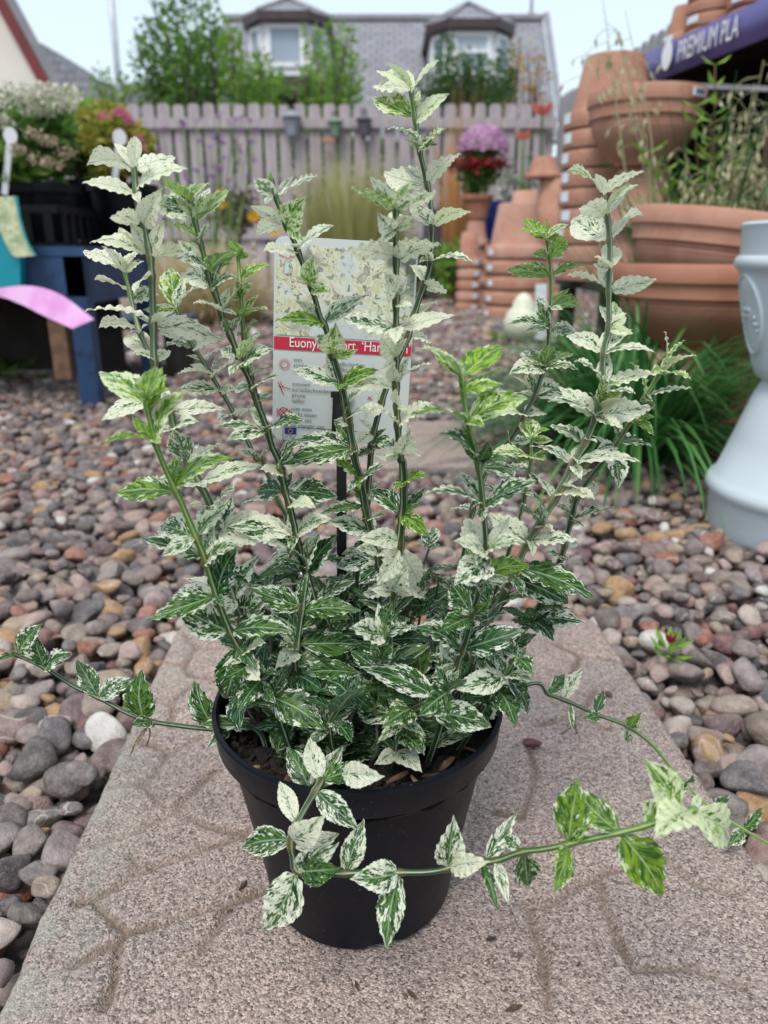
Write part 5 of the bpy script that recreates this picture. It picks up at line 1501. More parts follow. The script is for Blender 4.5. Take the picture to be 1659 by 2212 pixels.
add_stem('S16', 'rp 1395 330 1340 410 1280 480', .345, .365, .0011, .0016, young=.3, name='low_shoot')
add_stem('S17', 'rp 700 470 640 540 600 620', .335, .345, .0010, .0015, young=.3, name='low_shoot')
add_stem('RF', 'RR 1130 1090 1100 1110 850 1190 700 1230 430 1290 290 1320 150 1340 0 1390;rp 1180 1195 1040 1230 890 1235 760 1235 600 1240 470 1230 445 1170 440 1080 500 960 560 850', .27, .31, .0010, .0017, True, young=.5, name='runner', base=(-.033,-.063), Ys=[.255,.258,.262,.27,.285,.290,.292,.292,.296,.302,.318])
add_stem('RLf', 'RL 60 298 100 315 250 385 400 480 540 545 700 630 820 670 950 690 1130 710 1380 715', .42, .40, .0010, .0015, True, young=.25, name='runner', base=(-.05,-.03), Ys=[.43,.43,.42,.41,.40,.385])
add_stem('RRt', 'RR 1600 1330 1539 1290 1400 1210 1290 1140 1180 1060 1080 960 990 860 880 730 740 630 560 560 430 500 300 450 190 395', .40, .43, .0008, .0012, True, young=.8, name='runner', base=(.05,.01), Ys=[.415,.425,.44,.455,.46,.455,.44,.43])

leaves('S1', """r1 430 330 435 110 C n;r1 400 330 120 300 C +;r1 440 340 695 245 C;r1 420 500 90 410 C;r1 460 450 775 320 C;r1 480 690 610 445 C w f;r1 450 690 270 640 C;
r1 505 880 140 800 C;r1 560 900 900 820 C;r1 490 840 320 760 C;r1 540 1010 430 1130 CM - w;r1 545 1310 110 1240 C;r1 590 1340 995 1430 CM -;r1 550 1330 650 1250 C;r1 555 1560 410 1520 CM;r1 570 1570 665 1500 CM;
r1 560 1790 215 1950 CM;r1 660 1890 1020 1880 C;r1 690 2010 850 1960 M;r4 390 200 290 20 M w;r4 400 200 550 90 C;r4 430 300 190 290 C;r4 450 300 770 210 C;r4 490 440 370 430 M;r4 500 440 640 320 M;
r4 540 640 480 470 M;r4 535 600 610 380 M w;r4 560 560 930 590 CM w;r4 620 930 760 690 M;r4 600 950 340 820 CM;r4 655 1040 840 790 GM w;r4 640 1030 500 1080 G""")
leaves('S1b', """r1 365 1000 215 820 C;r1 370 1010 490 920 C;r1 365 970 430 880 C;r1 410 1110 170 1040 C;r1 420 1130 590 1140 M;r1 450 1350 200 1350 C;r1 460 1400 520 1330 C;r1 520 1530 380 1410 C;r1 375 900 95 855 C""")
leaves('S2', """r1 490 1850 195 1640 LM w;r1 490 1830 565 1600 L w;r1 510 1880 670 1750 L n;r1 550 2080 780 1760 LM;r1 545 2090 210 2110 LG;r1 500 1840 440 1740 L n;r4 310 330 625 170 LG;r4 295 350 -20 360 LG;r4 410 590 220 540 M w;r4 430 590 600 400 M w;
r4 450 710 105 605 M w;r4 480 720 650 640 M;r4 530 920 640 640 G w f;r4 540 920 290 920 M;r4 520 930 150 1050 G;r4 600 1120 290 950 GM w;r4 610 1110 945 1110 G;r4 670 1250 790 1170 C;r4 680 1260 760 1370 C w -;
r4 625 1190 570 1470 G w f;r4 840 1470 1110 1640 G w;r4 830 1480 650 1530 G w;r4 700 1280 560 1360 G w;r4 760 1380 860 1330 G;r4 750 1370 640 1540 G f""", lmax=.032)
leaves('S3', """r1 790 540 625 375 L w;r1 790 530 920 420 LM;r1 820 650 570 550 M;r1 830 655 1045 450 LM;r1 860 790 700 670 L;r1 880 790 910 660 M;r1 880 960 690 900 M;r1 925 990 1110 850 LG w;r1 930 1100 730 1010 CM;r1 950 1110 1090 1020 M;
r1 930 1000 850 960 L;r1 960 1130 960 1040 LG w -;r1 990 1250 810 1190 CM;r1 1000 1250 1160 1110 CM w;r1 1050 1390 1000 1290 G;r1 1055 1400 1100 1300 M;r1 1110 1550 990 1490 M;r1 1150 1560 1240 1400 LM;r1 1170 1570 1330 1490 M;r1 1200 1740 1080 1750 M;r1 1220 1740 1370 1660 M w;
r1 1230 1790 1130 1740 LG;r1 1240 1830 1320 1780 M;r1 1290 2010 960 1990 GM w;r1 1310 2020 1530 1960 G;r1 1280 2020 1030 2070 M;r4 870 240 990 80 GM w;r4 860 260 760 230 C w;r4 900 350 740 350 G w;r4 910 350 1180 380 GM w;r4 920 430 1060 440 C;
r4 950 640 590 540 M w;r4 960 600 1150 500 M;r4 1010 780 840 720 G;r4 1020 780 1090 570 M w;r4 1030 790 1180 580 G w;r4 1060 940 1280 830 GM;r4 1050 960 880 1010 D;r4 1120 1080 1250 1040 D;r4 1000 770 900 650 GM""")
leaves('S3b', """r4 990 970 700 870 G;r4 1000 990 1310 1000 G;r4 965 1190 1000 1330 G w;r4 980 1180 1310 1170 G w;r4 950 1200 840 1310 CM;r4 955 1190 860 1190 GM w -;r4 950 1330 1100 1430 D;r4 950 1320 820 1400 D""", lmax=.033)
leaves('S4', """r1 685 1230 670 965 LM w f;r1 700 1230 890 1080 M w;r1 780 1430 600 1390 M;r1 790 1420 740 1330 G;r1 830 1480 990 1430 C;r1 810 1500 640 1470 GM;r1 880 1560 990 1490 C;r1 940 1660 1090 1560 M;r1 930 1660 710 1650 C;r1 990 1750 700 1750 M;r1 1000 1760 1090 1750 C;
r1 1080 1940 1240 1890 C;r1 1070 1920 960 1960 CM;r4 740 170 650 130 M;r4 765 180 800 130 M;r4 850 400 660 420 M;r4 860 400 960 480 CM;r4 900 500 1000 560 M;r4 910 690 790 770 M w;r4 925 700 1040 640 CM;r4 930 850 840 870 C;r4 920 560 700 600 CM;r4 935 850 1040 830 M""")
leaves('S5', """r1 1100 900 1040 780 L w;r1 1105 900 1170 870 L w;r1 1110 1040 1310 940 L n;r1 1110 1160 1090 1030 LM w f;r1 1120 1160 1185 1050 LM;r1 1125 1290 1040 1220 L;r1 1130 1290 1290 1240 LM;r1 1130 1400 1230 1310 LG;r1 1140 1440 1230 1390 LM;r1 1150 1560 1130 1430 LM;r1 1165 1660 1300 1600 M;r1 1160 1660 1090 1560 M""")
leaves('S6', """r2 140 1010 -15 870 M;r2 160 1000 425 850 CM;r2 120 880 95 820 L n;r2 225 1200 340 995 LM w f;r2 200 1190 0 1260 C;r2 300 1350 530 1190 CM;r2 290 1380 50 1360 C;r2 390 1610 395 1390 LM w f;r2 370 1610 210 1560 C;r2 470 1860 130 1840 LG;r2 480 1850 770 1660 M;r2 530 2060 545 1850 LM w f;
r2 510 2040 430 1930 M;rl 720 1450 295 1310 M;rl 770 1450 1090 1310 LG;rl 800 1600 960 1480 M;rl 820 1720 830 1590 G;rl 830 1740 970 1660 M;rl 840 1800 690 1750 CM;r4 1245 140 930 70 GM w;r4 1235 120 870 210 GM w;r4 1290 280 1115 140 LG;r4 1310 290 1430 210 M w;r4 1300 450 1070 480 G w;r4 1335 500 1440 480 M;r4 1330 580 1120 510 M;
r4 1390 690 1270 660 CM;r4 1400 720 1170 760 M w;r4 1410 730 1510 690 M w;r4 1400 740 1290 850 GM""")
leaves('S7', """r2 940 1090 650 930 LM;r2 960 1080 1230 960 CM;r2 945 1220 830 1100 CM w f;r2 960 1220 1070 1130 C;r2 950 1225 940 1100 CL w f;r2 930 1410 610 1350 C;r2 970 1430 1260 1320 CM w;r2 940 1650 870 1500 CM w f;r2 960 1650 1050 1610 M w;r2 950 1680 860 1690 C;r2 960 1720 1070 1740 C;r2 930 1890 570 1820 CM;r2 975 1890 1360 1800 C;
r2 940 2100 850 1950 C w f;r2 960 2090 1030 1960 C;rl 1225 1440 1210 1250 C w f;rl 1200 1450 840 1440 C;rl 1260 1430 1580 1250 CM;rl 1235 1620 1240 1470 Y w f;rl 1220 1800 920 1640 C;rl 1280 1790 1570 1600 Y;rl 1270 2050 1360 1800 C w f;rl 1280 2050 1470 2080 C;rl 1230 1990 1080 1960 M;
r4 1545 310 1670 265 LG;r4 1520 480 1350 340 GM w;r4 1550 470 1670 600 LG;r4 1510 600 1280 610 CM;r4 1510 640 1620 840 C w f;r4 1490 660 1380 860 C w f;r4 1490 850 1650 930 C w;r4 1480 880 1320 900 CM;r4 1500 620 1570 600 G;r4 1480 900 1560 760 C w f""")
leaves('S8', """r2 1050 290 850 150 CL;r2 1070 280 1250 60 CL w;r2 1030 270 800 250 C;r2 1080 470 800 320 LM;r2 1100 470 1320 290 CL;r2 1100 650 900 530 M;r2 1120 690 1285 530 LM;r2 1080 680 1010 600 M w -;r2 1160 930 870 830 C w;r2 1180 920 1400 700 C;r2 1190 1200 1060 1060 CM w;r2 1205 1200 1475 1100 CL w;r2 1200 1430 1480 1440 M;r2 1180 1430 1080 1330 CM;
r2 1170 1590 1080 1460 C;r2 1170 1610 1300 1640 C w;r2 1080 1810 1240 1730 C;r2 1075 1810 960 1740 CM;r2 1050 1950 1190 1990 C w;rl 1110 1620 960 1740 C;rl 1040 1880 880 1960 C;rl 1050 1950 1200 1950 G w;rl 1020 1990 900 2080 GM;r4 1345 330 1440 420 M;r4 1330 400 1230 330 GM;r4 1320 560 1220 540 G;r4 1300 680 1200 690 M""")
leaves('S9', """r3 350 290 150 135 LM w;r3 380 280 590 120 L;r3 390 370 585 240 L;r3 375 380 330 320 L;r3 380 300 415 250 CL n;r3 400 540 100 490 LG;r3 430 520 735 400 LM w;r3 450 750 255 590 G w;r3 460 740 515 630 G w f;r3 470 780 660 790 GM w;r3 470 980 180 910 M;r3 510 990 780 845 GM w;r3 490 1220 390 1050 C w f;r3 510 1230 720 1180 M;
r3 480 1240 330 1170 CM;r3 440 1270 330 1410 M w;r3 510 1360 740 1310 LG;r3 430 1570 320 1400 G w f;r3 430 1580 250 1660 G w;r3 370 1770 110 1640 GM w;r3 390 1770 720 1650 GM w;r3 350 1820 270 1700 M w f;r3 480 1420 560 1380 M;r3 465 1400 380 1380 M""", lmax=.033)
leaves('S10', """rA 580 340 455 300 L;rA 590 340 695 265 LM;rA 580 330 580 245 L w f;rA 590 430 520 400 LM;rA 600 430 670 330 L w;rA 595 520 388 485 LG;rA 610 520 795 470 LG;rA 600 680 530 625 M;rA 610 670 745 660 LG w;rA 590 780 388 750 GM;rA 610 770 735 790 M;rA 570 960 470 880 M w;rA 580 960 600 845 LG w;rA 580 950 705 890 LG w;rA 560 960 400 990 M;rA 590 960 740 970 M;rA 520 1090 480 1000 CM;
r3 770 400 640 390 C;r3 790 400 940 370 M;r3 700 500 550 500 C w;r3 710 490 830 490 CM w;r3 640 640 620 570 C;r3 630 640 740 620 M;r3 540 740 500 660 CM;r3 560 720 680 760 GM;r3 480 870 400 860 M;r3 480 880 600 900 GM w;r3 430 1000 310 1010 M;r3 440 1000 560 960 GM""")
leaves('S11', """rA 850 130 682 0 CL w;rA 870 120 1058 5 C;rA 880 220 1030 70 CL w;rA 870 230 745 185 C;rA 870 340 708 235 C w;rA 890 340 1052 215 C;rA 885 480 885 360 C w f;rA 865 480 815 420 CM;rA 880 590 680 510 C;rA 900 590 1118 530 C;rA 878 770 915 645 CL w f;rA 870 760 840 660 C;rA 860 890 675 805 CM;rA 880 890 1110 885 CM;
rA 900 1040 720 925 M w;rA 910 1040 1140 985 CM;rA 870 1110 850 1010 LM w f;rA 880 1110 1015 1085 M;r3 1090 520 840 415 M w;r3 1065 500 1060 370 GM w;r3 1085 510 895 340 C;r3 1150 480 1310 420 C;r3 1120 535 1405 450 CM w;r3 1010 640 850 550 M;r3 1030 620 1105 640 C;r3 950 740 740 660 CM w;r3 1000 760 1340 745 CM w;r3 980 760 1020 840 CM;
r3 870 950 740 800 CM w;r3 910 870 1090 950 C;r3 900 930 1060 940 C;r3 790 1070 690 970 G w;r3 810 1080 790 960 M;r3 720 1170 520 1020 CM w;r3 760 1190 1005 1170 CM;r3 790 1120 840 1090 C;r3 690 1330 1090 1490 G w;r3 670 1350 560 1370 M;r3 640 1380 480 1340 M;r3 560 1540 740 1480 GM w;r3 700 1400 950 1510 GM w;r3 500 1630 620 1560 GM;r3 600 1450 520 1400 CM""", lmax=.031)
leaves('S12', """r3 1440 260 1470 38 CL n;r3 1460 250 1580 85 LM;r3 1470 240 1640 170 CL;r3 1450 280 1612 300 LM;r3 1380 390 1618 345 M;r3 1350 400 1285 205 LM n;r3 1290 530 1412 605 LG;r3 1330 500 1410 420 G w;r3 1220 640 1398 665 GM;r3 1200 650 1100 680 M;r3 1180 690 1220 885 M;r3 1080 830 1060 950 M;r3 1000 930 1090 880 M;r3 980 1060 880 980 GM;r3 990 1060 1210 990 M;r3 980 1070 1035 1100 M;
r3 920 1190 1000 1180 CM;r3 900 1260 820 1230 M;r3 820 1440 950 1500 GM w;r3 750 1590 1035 1612 GM;r3 740 1600 872 1715 D w;r3 770 1560 935 1540 G;r3 730 1620 640 1600 G""")
leaves('S13', """r3 750 620 735 510 LM w f;r3 760 630 850 570 L;r3 750 630 805 632 L n;r3 745 720 525 700 LM;r3 755 720 845 690 LG;r3 735 790 620 760 M;r3 740 800 780 880 GM;r3 715 920 620 930 GM;r3 715 920 800 960 M w""")
leaves('S14', """rp 835 190 870 85 G;rp 820 230 685 200 M;rp 845 235 960 195 M;rp 820 340 780 260 G w f;rp 840 340 872 265 G w f""")
leaves('S15', """rp 960 520 800 395 G w;rp 955 540 820 625 G w;rp 1100 430 970 575 G w;rp 840 535 710 520 GM w;rp 880 640 1000 740 G w;rp 1010 420 725 370 GM;rp 950 730 990 812 CM;rp 1070 645 1285 620 GM;rp 1060 660 1020 585 LG n;rp 1090 480 1180 420 G;rp 900 600 800 690 M n""", lmax=.033)
leaves('S16', """rp 1340 400 1285 280 G w f;rp 1345 410 1442 555 G w;rp 1330 400 1110 460 M;rp 1350 410 1465 430 M;rp 1380 290 1462 400 G w;rp 1300 470 1208 615 G w;rp 1320 480 1385 620 G w;rp 1385 320 1300 250 GM;rp 1290 480 1180 490 D""", lmax=.033)
leaves('S17', """rp 560 520 740 455 D w;rp 600 600 695 690 G w;rp 690 470 770 540 D;rp 680 480 590 430 D w;rp 590 640 480 600 G w""", lmax=.033)
leaves('RF', """rp 500 880 418 705 GM w;rp 510 880 655 698 M w;rp 590 830 752 800 G;rp 750 790 832 830 C;rp 515 780 515 665 CM w f;rp 470 1040 388 850 CM;rp 540 895 725 1055 GM w;rp 450 1090 230 1130 GM;rp 450 1090 582 990 CM;rp 500 1115 640 1070 CM;rp 470 1210 640 1110 M;rp 660 1220 745 1008 M w;rp 455 1230 325 1478 M w;rp 460 1250 650 1215 G w;
rp 890 1240 685 1262 M w;rp 890 1280 842 1558 GM;rp 1085 1190 1125 995 M w;rp 1090 1185 1275 1190 C;rp 1250 1185 1392 980 M n;rp 1405 1150 1340 1080 GM;rp 1240 1210 1312 1402 G n;rp 1300 1200 1358 1372 CM n;rp 1425 1160 1440 1292 GM;
RR 405 1270 470 930 LG w;RR 700 1220 420 955 LG w;RR 400 1290 335 1562 LG w;RR 700 1240 945 1590 LG w;RR 1000 1100 838 815 LM w;RR 850 1240 1010 1080 LM w;RR 1105 1100 900 1262 CL;RR 1110 1110 1305 1272 CL;RR 1110 1100 1155 1010 CL n""", True, lmax=.028)
leaves('RLf', """RL 100 310 232 142 G;RL 90 310 -10 345 G;RL 70 300 60 265 LG n;RL 245 385 185 185 G;RL 250 390 392 308 GM;RL 530 530 412 335 G;RL 530 530 735 432 GM;RL 780 640 770 385 G w;RL 830 640 705 692 G;RL 1165 690 1048 440 G w;RL 1235 685 1120 815 GM w""", True, lmax=.026)
leaves('RRt', """RR 300 440 395 335 G;RR 390 480 495 305 M;RR 430 500 438 655 GM n;RR 575 560 612 428 G;RR 575 570 497 588 G;RR 750 630 825 550 LG w;RR 750 640 750 728 M;RR 1080 950 1122 895 GM;RR 1060 970 1038 1025 GM;RR 1230 1090 1322 1008 GM;RR 1230 1100 1292 1205 M;RR 1400 1210 1505 1085 G w;RR 1400 1220 1305 1302 G w""", True, lmax=.02)
for k in STEMS: finish_stem(k)
for (key, B, T, up, typ, opt) in LEAF_Q:
    k, M4, col = make_leaf(key, B, T, up, typ, opt)
    o = link_mesh('leaf', LEAFME[k], STEMS[key]['ob'])
    o.matrix_local = Matrix.Translation(B - PC) @ M4
    o.color = col
print('LEAVES', len(LEAF_Q))

# ---- the dense inner leaves low in the pot that cannot be told apart: one mass
iv, iff, iuv, icol = [], [], [], []
def mass_leaf(B, T, up, typ):
    k, M4, col = make_leaf(None, B, T, up, typ, ())
    vs, uvs, fs = VAR[k]; n0 = len(iv)
    A4 = Matrix.Translation(B - PC) @ M4
    step_rows = range(0, NU+1, 3)
    idx = {}
    for i in step_rows:
        for j in range(NVV):
            idx[(i, j)] = len(iv); iv.append(tuple(A4 @ Vector(vs[i*NVV+j]))); iuv.append(uvs[i*NVV+j]); icol.append(col)
    for i in range(0, NU, 3):
        for j in range(NVV-1): iff.append((idx[(i,j)], idx[(i+3,j)], idx[(i+3,j+1)], idx[(i,j+1)]))
random.seed(77)
shoots = MB()
for q in range(50):
    th = random.uniform(0, 6.283); r = .067*random.random()**.6
    if math.sin(th) < -.2: r *= .55                    # the front strip of compost stays open
    foot = PC + Vector((r*math.cos(th), r*math.sin(th), SZ-.002)); h = random.uniform(.025, .105)*(1.0 if math.sin(th) > -.2 else .6)
    tip = foot + Vector((math.cos(th)*random.uniform(0,.035), math.sin(th)*random.uniform(-.005,.03), h))
    path = spline([foot, foot.lerp(tip,.5) + Vector((random.gauss(0,.006), random.gauss(0,.006), 0)), tip], 8); shoots.tube(path, [.0013*(1-i/14) for i in range(8)], 6)
    m = max(2, int(h/.017))
    for i in range(m):
        p = foot.lerp(tip, .30 + .70*i/max(1, m-1)); a0 = i*1.57 + random.uniform(-.4,.4)
        for s_ in (0, math.pi):
            ax = Vector((math.cos(a0+s_), math.sin(a0+s_), random.uniform(-.15,.5))).normalized(); L = random.uniform(.024,.036)
            B = p; T = p + ax*L
            if (T-PC).xy.length > .098 or (T.y < PC.y - .058 and p.z < SZ + .06): continue
            z = p.z
            typ = random.choice(['D','D','D','G','G']) if z < .17 else random.choice(['D','G','GM'])  # greener low foliage, darkened further to paint in shade between the leaves
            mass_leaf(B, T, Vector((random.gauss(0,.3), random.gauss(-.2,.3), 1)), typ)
for key, S in STEMS.items():                            # leaf pairs low on the main stems, behind those in view
    if key[0] == 'R': continue
    path = S['path']; acc = 0
    for i in range(1, len(path)):
        acc += (path[i]-path[i-1]).length
        if acc > .019 and SZ + .015 < path[i].z < .195:
            acc = 0; a0 = random.uniform(0, 6.28)
            for s_ in (0, math.pi):
                ax = Vector((math.cos(a0+s_), abs(math.sin(a0+s_))*.7+.1, random.uniform(0,.6))).normalized()
                mass_leaf(path[i], path[i] + ax*random.uniform(.02,.029), Vector((0,-.2,1)), random.choice(['D','D','G','GM']))  # dark types, so the shaded gaps are partly put into colour
for (key, B, T, up, typ, opt) in LEAF_Q:               # small leaves in the axils, set crosswise to the pair
    if key[0] == 'R' or random.random() < .30: continue
    a = (T-B).normalized(); c_ = up.normalized().cross(a)
    if c_.length < .2: continue
    ax = (c_.normalized()*random.choice((-1,1)) + up.normalized()*random.uniform(.3,.9) + a*random.uniform(-.2,.5)).normalized()
    L = min((T-B).length*random.uniform(.42,.72), .019)
    mass_leaf(B + up.normalized()*.001, B + ax*L, up, typ)
me = bpy.data.meshes.new('inner_leaves'); me.from_pydata(iv, [], iff)
ul = me.uv_layers.new(name='leaf'); li_v = np.zeros(len(me.loops), dtype=np.int32); me.loops.foreach_get('vertex_index', li_v)
ul.data.foreach_set('uv', np.array(iuv, dtype=np.float32)[li_v].ravel())
ca = me.color_attributes.new('leafcol', 'FLOAT_COLOR', 'POINT'); ca.data.foreach_set('color', np.array(icol, dtype=np.float32).ravel())
me.polygons.foreach_set('use_smooth', [True]*len(me.polygons)); me.materials.append(M['leaf_mass'])
tag(link_mesh('inner_leaves', me, plant), kind='stuff')
shoots.build('inner_stems', M['bark_tree'], plant)
# aerial roots under the left runner
mb = MB(); p0 = at_Y(*RL(800, 690), .405)
for q in ((700,860),(745,800),(790,810),(715,810)):
    e = at_Y(*RL(*q), .40 + random.uniform(-.006,.006)); mb.tube(spline([p0, p0.lerp(e,.5)+Vector((random.uniform(-.003,.003),0,.002)), e], 8), [.0005]*7+[.0002], 5)
mb.build('aerial_roots', M['straw'], plant)

# ================================================================== plant label on its stake
LY = .474
o_tl, o_tr, o_bl = at_Y(593, 508, LY), at_Y(905, 527, LY), at_Y(590, 949, LY)
LX = (o_tr - o_tl); LW = LX.length; LX.normalize(); LZ = Vector((LX.z*-1, 0, LX.x)); LH = (o_tl-o_bl).dot(LZ)
LN = LX.cross(LZ)                                        # points at the viewer
if LN.y > 0: LN = -LN
lab = thing('plant_label', at_Y(735, 1250, LY), 'printed card plant label with red band on a black stake', 'label')
O = o_tl - LZ*LH                                         # lower left corner
rc = .006; poly = []
for (cx, cz, a0) in ((rc, rc, math.pi), (LW-rc, rc, 1.5*math.pi), (LW-rc, LH-rc, 0), (rc, LH-rc, .5*math.pi)):
    for k in range(6):
        a = a0 + k/5*math.pi/2; poly.append(O + LX*(cx+rc*math.cos(a)) + LZ*(cz+rc*math.sin(a)))
mb = MB(); mb.smooth = False; mb.prism(poly, -LN*.0006)
card = mb.build('card', plain('label_card', (.56,.60,.60), (.60,.63,.63), 6, .35), lab)
def rect(name, x0, x1, z0, z1, mat, lift=.0004, parent=None):
    mb = MB(); mb.smooth = False
    mb.add([O + LX*x0 + LZ*z0 + LN*lift, O + LX*x1 + LZ*z0 + LN*lift, O + LX*x1 + LZ*z1 + LN*lift, O + LX*x0 + LZ*z1 + LN*lift], [(0,1,2,3)])
    return mb.build(name, mat, parent or card)
def photo_print():
    m, nt, p, out = new_mat('foliage_photo_print'); n = N(nt); co = n.obj()
    s_ = n.noise(co, 75, 3, .55, dist=1.2)
    s_ = n.step(s_, .28, .72)
    col = n.ramp(s_, [(0,(.52,.55,.55)),(.3,(.66,.66,.54)),(.55,(.50,.50,.28)),(.72,(.70,.69,.60)),(.85,(.30,.25,.15)),(1,(.55,.60,.58))])
    f = n.noise(co, 260, 3, .6); col = n.mix(n.math('MULTIPLY', n.step(f, .56, .62), .75), col, (.07,.11,.06,1))
    b = n.noise(co, 28, 2, .5); col = n.mix(n.math('MULTIPLY', n.step(b, .56, .64), .8), col, (.05,.09,.06,1))
    e = n.noise(co, 22, 1, .5); col = n.mix(n.step(e, .50, .62), col, (.55,.60,.60,1))
    nt.links.new(col, p.inputs['Base Color']); p.inputs['Roughness'].default_value = .35; return m
ph = lambda v: LH*v
rect('foliage_photo', .0012, LW-.0012, ph(.535), ph(.965), photo_print())
band = rect('red_band', 0.0004, LW-.0004, ph(.465), ph(.527), M['red_ink'], .0005)
mb = MB(); put_text(mb, "Euonymus fort. \u2018Harlequin\u2019", .0085, O + LX*(.0095) + LZ*ph(.480), LX, LZ, sx=.80, lift=0); mb.v = [tuple(Vector(v)+LN*.0009) for v in mb.v]
mb.build('band_lettering', M['white_ink'], card, False)
def small_text(lines, x, z, s=.0036):
    mb = MB()
    for i, t in enumerate(lines): put_text(mb, t, s, O + LX*x + LZ*(z - i*.0035), LX, LZ)
    mb.v = [tuple(Vector(v)+LN*.0009) for v in mb.v]; return mb
sx = LW/312; pxx = lambda x: (x-590)*sx; pzz = lambda y: LH - (y-510)*(LH/440)
tm = MB()
for (ls, x, y) in ((['zon','sonne','sun'],636,770),(['halfschaduw','halbschatten','semi-shade','mi-ombre'],733,774),(['snoeien','zur\u00fcckschneiden','prune','tailler'],634,824),(['niet eten','nicht essen',"don't eat",'ne manger pas'],633,880)):
    m_ = small_text(ls, pxx(x), pzz(y)); tm.add(m_.v, m_.f)
m_ = small_text(['A Euonymus'], pxx(619), pzz(945), .003); tm.add(m_.v, m_.f)
m_ = small_text(['ROES0110','floramedia'], pxx(815), pzz(941), .0032); tm.add(m_.v, m_.f)
tm.build('small_lettering', M['grey_ink'], card, False)
def ring(mb, c, r, w, n_=28, a0=0, a1=6.2832):
    vs = []
    for i in range(n_+1):
        a = a0 + (a1-a0)*i/n_; d = LX*math.cos(a) + LZ*math.sin(a); vs += [c + d*(r-w/2), c + d*(r+w/2)]
    mb.add(vs, [(2*i, 2*i+1, 2*i+3, 2*i+2) for i in range(n_)])
def P2(x, y, l=.0009): return O + LX*pxx(x) + LZ*pzz(y) + LN*l
def line(mb, a, b, w):
    d = (b-a).normalized(); s_ = d.cross(LN)*(w/2); mb.add([a-s_, b-s_, b+s_, a+s_], [(0,1,2,3)])
# sun, half shade, pruning and do-not-eat pictograms
mb = MB(); c = P2(616, 778); ring(mb, c, .0022, .0004)
for k in range(20):
    a = 6.283*k/20; d = LX*math.cos(a)+LZ*math.sin(a); line(mb, c+d*.0027, c+d*.0036, .0003)
mb.build('sun_pictogram', M['red_ink'], card, False)
mb = MB(); c = P2(716, 782); ring(mb, c, .0022, .0004, 20, .8, 3.9)
for k in range(10):
    a = .9+ 3.0*k/10; d = LX*math.cos(a)+LZ*math.sin(a); line(mb, c+d*.0027, c+d*.0036, .0003)
mb.add([P2(700,796), P2(729,796), P2(729,770)], [(0,1,2)]); mb.build('shade_pictogram', M['red_ink'], card, False)
mb = MB(); line(mb, P2(602,818), P2(615,845), .0006); line(mb, P2(604,826), P2(631,832), .0005); line(mb, P2(614,828), P2(606,815), .0004); mb.build('pruning_pictogram', M['red_ink'], card, False)
mb = MB(); c = P2(616, 886); ring(mb, c, .0030, .0007); ring(mb, c, .0018, .0003); line(mb, c-LX*.0024-LZ*.0024, c+LX*.0024+LZ*.0024, .0005); line(mb, c+LX*.0024-LZ*.0024, c-LX*.0024+LZ*.0024, .0005)
line(mb, P2(601,896), P2(601,877), .0005); line(mb, P2(630,896), P2(630,877), .0006); mb.build('plate_pictogram', M['red_ink'], card, False)
mb = MB(); c = P2(806, 779); ring(mb, c, .0012, .0003); ring(mb, c+LX*.0022, .0012, .0003); line(mb, P2(818,788), P2(818,774), .0004); line(mb, P2(818,774), P2(815,779), .0004); line(mb, P2(818,774), P2(821,779), .0004)
line(mb, P2(808,838), P2(818,846), .0005); line(mb, P2(818,838), P2(808,846), .0005); line(mb, P2(600,548), P2(612,552), .0005); ring(mb, P2(620,549), .0016, .0004, 14, 3.4, 6.2); ring(mb, P2(631,546), .0014, .0004, 14, 3.4, 6.2); mb.build('growth_pictogram', M['red_ink'], card, False)
mb = MB(); 
for (a, b) in (((615,918),(790,920)),((615,918),(615,949)),((615,949),(654,950)),((776,921),(776,930))): line(mb, P2(*a), P2(*b), .00035)
mb.build('passport_box', M['ink'], card, False)
fl = rect('flag_blue', pxx(619), pxx(646), pzz(935), pzz(920), M['blue_ink'], .0007)
mb = MB(); c = P2(632.5, 927.5, .0011)
for k in range(12):
    a = 6.283*k/12; q = c + LX*(.0013*math.cos(a)) + LZ*(.0013*math.sin(a)); mb.add([q+LX*.0003, q+LZ*.0003, q-LX*.0003, q-LZ*.0003], [(0,1,2,3)])
mb.build('flag_stars', M['yellow_ink'], card, False)
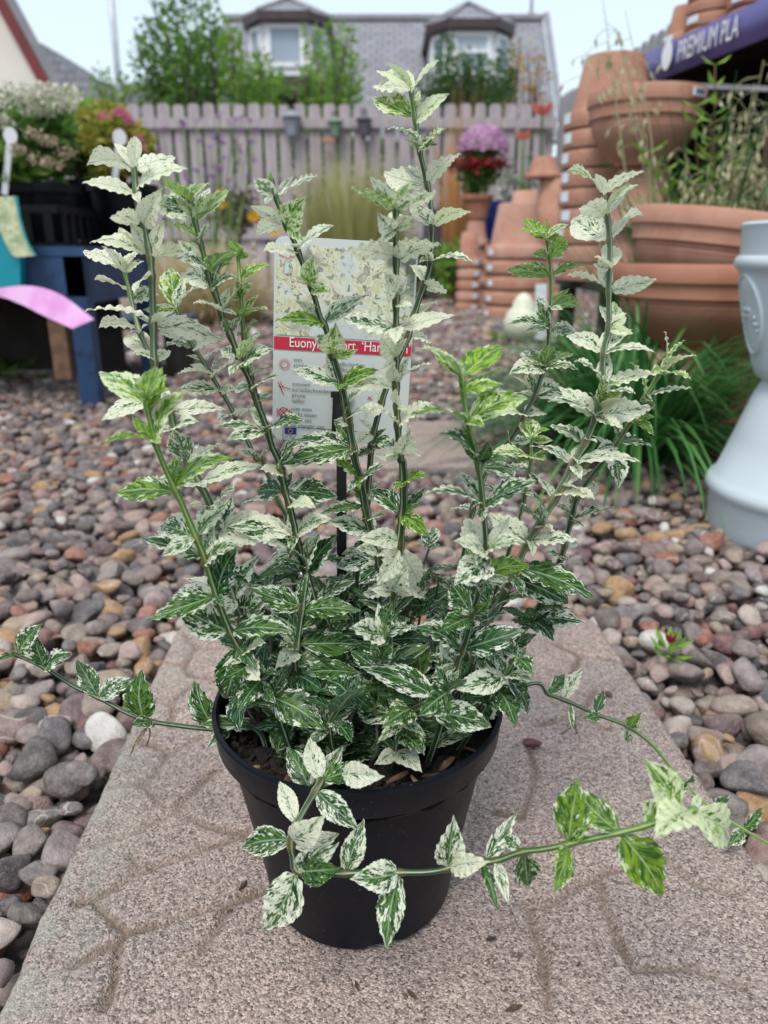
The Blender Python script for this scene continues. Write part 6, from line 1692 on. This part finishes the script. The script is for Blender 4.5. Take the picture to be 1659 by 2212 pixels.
# stake: flat black strip with a shoulder where it grips the card
st0, st1 = at_Y(738, 855, LY), at_Y(734, 1250, LY-.012); st2 = Vector((st1.x, st1.y, .09))
mb = MB(); mb.smooth = False
top = Vector((st0.x, LY+.003, st0.z))
mb.box(top.lerp(st2, .5) + LN*.0052, ((.0062), .0028, (top-st2).length), (LX, Vector((0,1,0)), (top-st2).normalized())); mb.build('stake', M['stake'], lab)
mb = MB(); mb.smooth = False; mb.box(top + LZ*-.012 + LN*.0058, (.0105,.0022,.030), (LX, LN, LZ)); mb.box(top + LN*.0058 + LZ*.001, (.013,.0026,.0035), (LX, LN, LZ)); mb.build('clip', M['stake'], lab)

# ================================================================== crumbs on the slab
random.seed(9)
def stone_bit(x, y, s, col, lab, k=3):
    p = at_Z(x, y, 0); o = link_mesh('stone_chip', peb_hi[k].copy()); o.data.materials[0] = col
    o.location = (p.x, p.y, s*.42); o.scale = (s, s*.8, s*.6); o.rotation_euler = (.2, .1, random.uniform(0, 6)); tag(o, lab, 'stone')
red = plain('red_stone', (.085,.03,.028), (.14,.055,.05), 2.5, .7, .3, .05)
stone_bit(1150, 1612, .0085, red, 'dark red stone chip lying on the slab right of the pot', 5)
stone_bit(1311, 1503, .0058, red, 'smaller dark red chip near the right runner', 2)
stone_bit(1204, 2322-30, .004, M['straw'], 'tiny tan chip in the slab joint at lower right', 1)
for i, (x, y, L, a, lab) in enumerate(((1110,2210-30,.010,.3,'thin dark leaf crumb at the bottom edge of the slab'),(890,2150,.007,2.4,'small dark bark crumb below the pot'),(1250,2085,.004,.8,'dark speck of bark right of the pot foot'),(525,1915,.009,1.1,'sliver of bark on the slab left of the pot foot'),(1060,2030,.006,.2,'dark crumb just right of the pot foot'),(770,2130,.006,1.9,'tiny bark crumb in front of the pot foot'),(497,1970,.004,.4,'black speck on the slab left of the pot'))):
    p = at_Z(x, y, .0015); d = Vector((math.cos(a), math.sin(a), 0)); s_ = Vector((-d.y, d.x, 0)); mb = MB(); mb.smooth = False
    mb.prism([p - d*L/2, p + s_*L*.16, p + d*L/2, p - s_*L*.13], (0,0,.0018)); tag(mb.build('bark_crumb', M['bark']), lab, 'debris')
tw = thing('twig', at_Z(1235, 1560, 0), 'thin dark forked twig lying under the right runner', 'twig')
mb = MB(); P_ = [at_Z(*RR(*q), .0015) for q in ((455,570),(450,620),(465,670))]; mb.tube(P_, .0006, 5); mb.tube([P_[1], at_Z(*RR(375,675), .001)], .0004, 5); mb.tube([P_[0], at_Z(*RR(405,630), .001)], .0004, 5); mb.build('wood', M['bark'], tw)
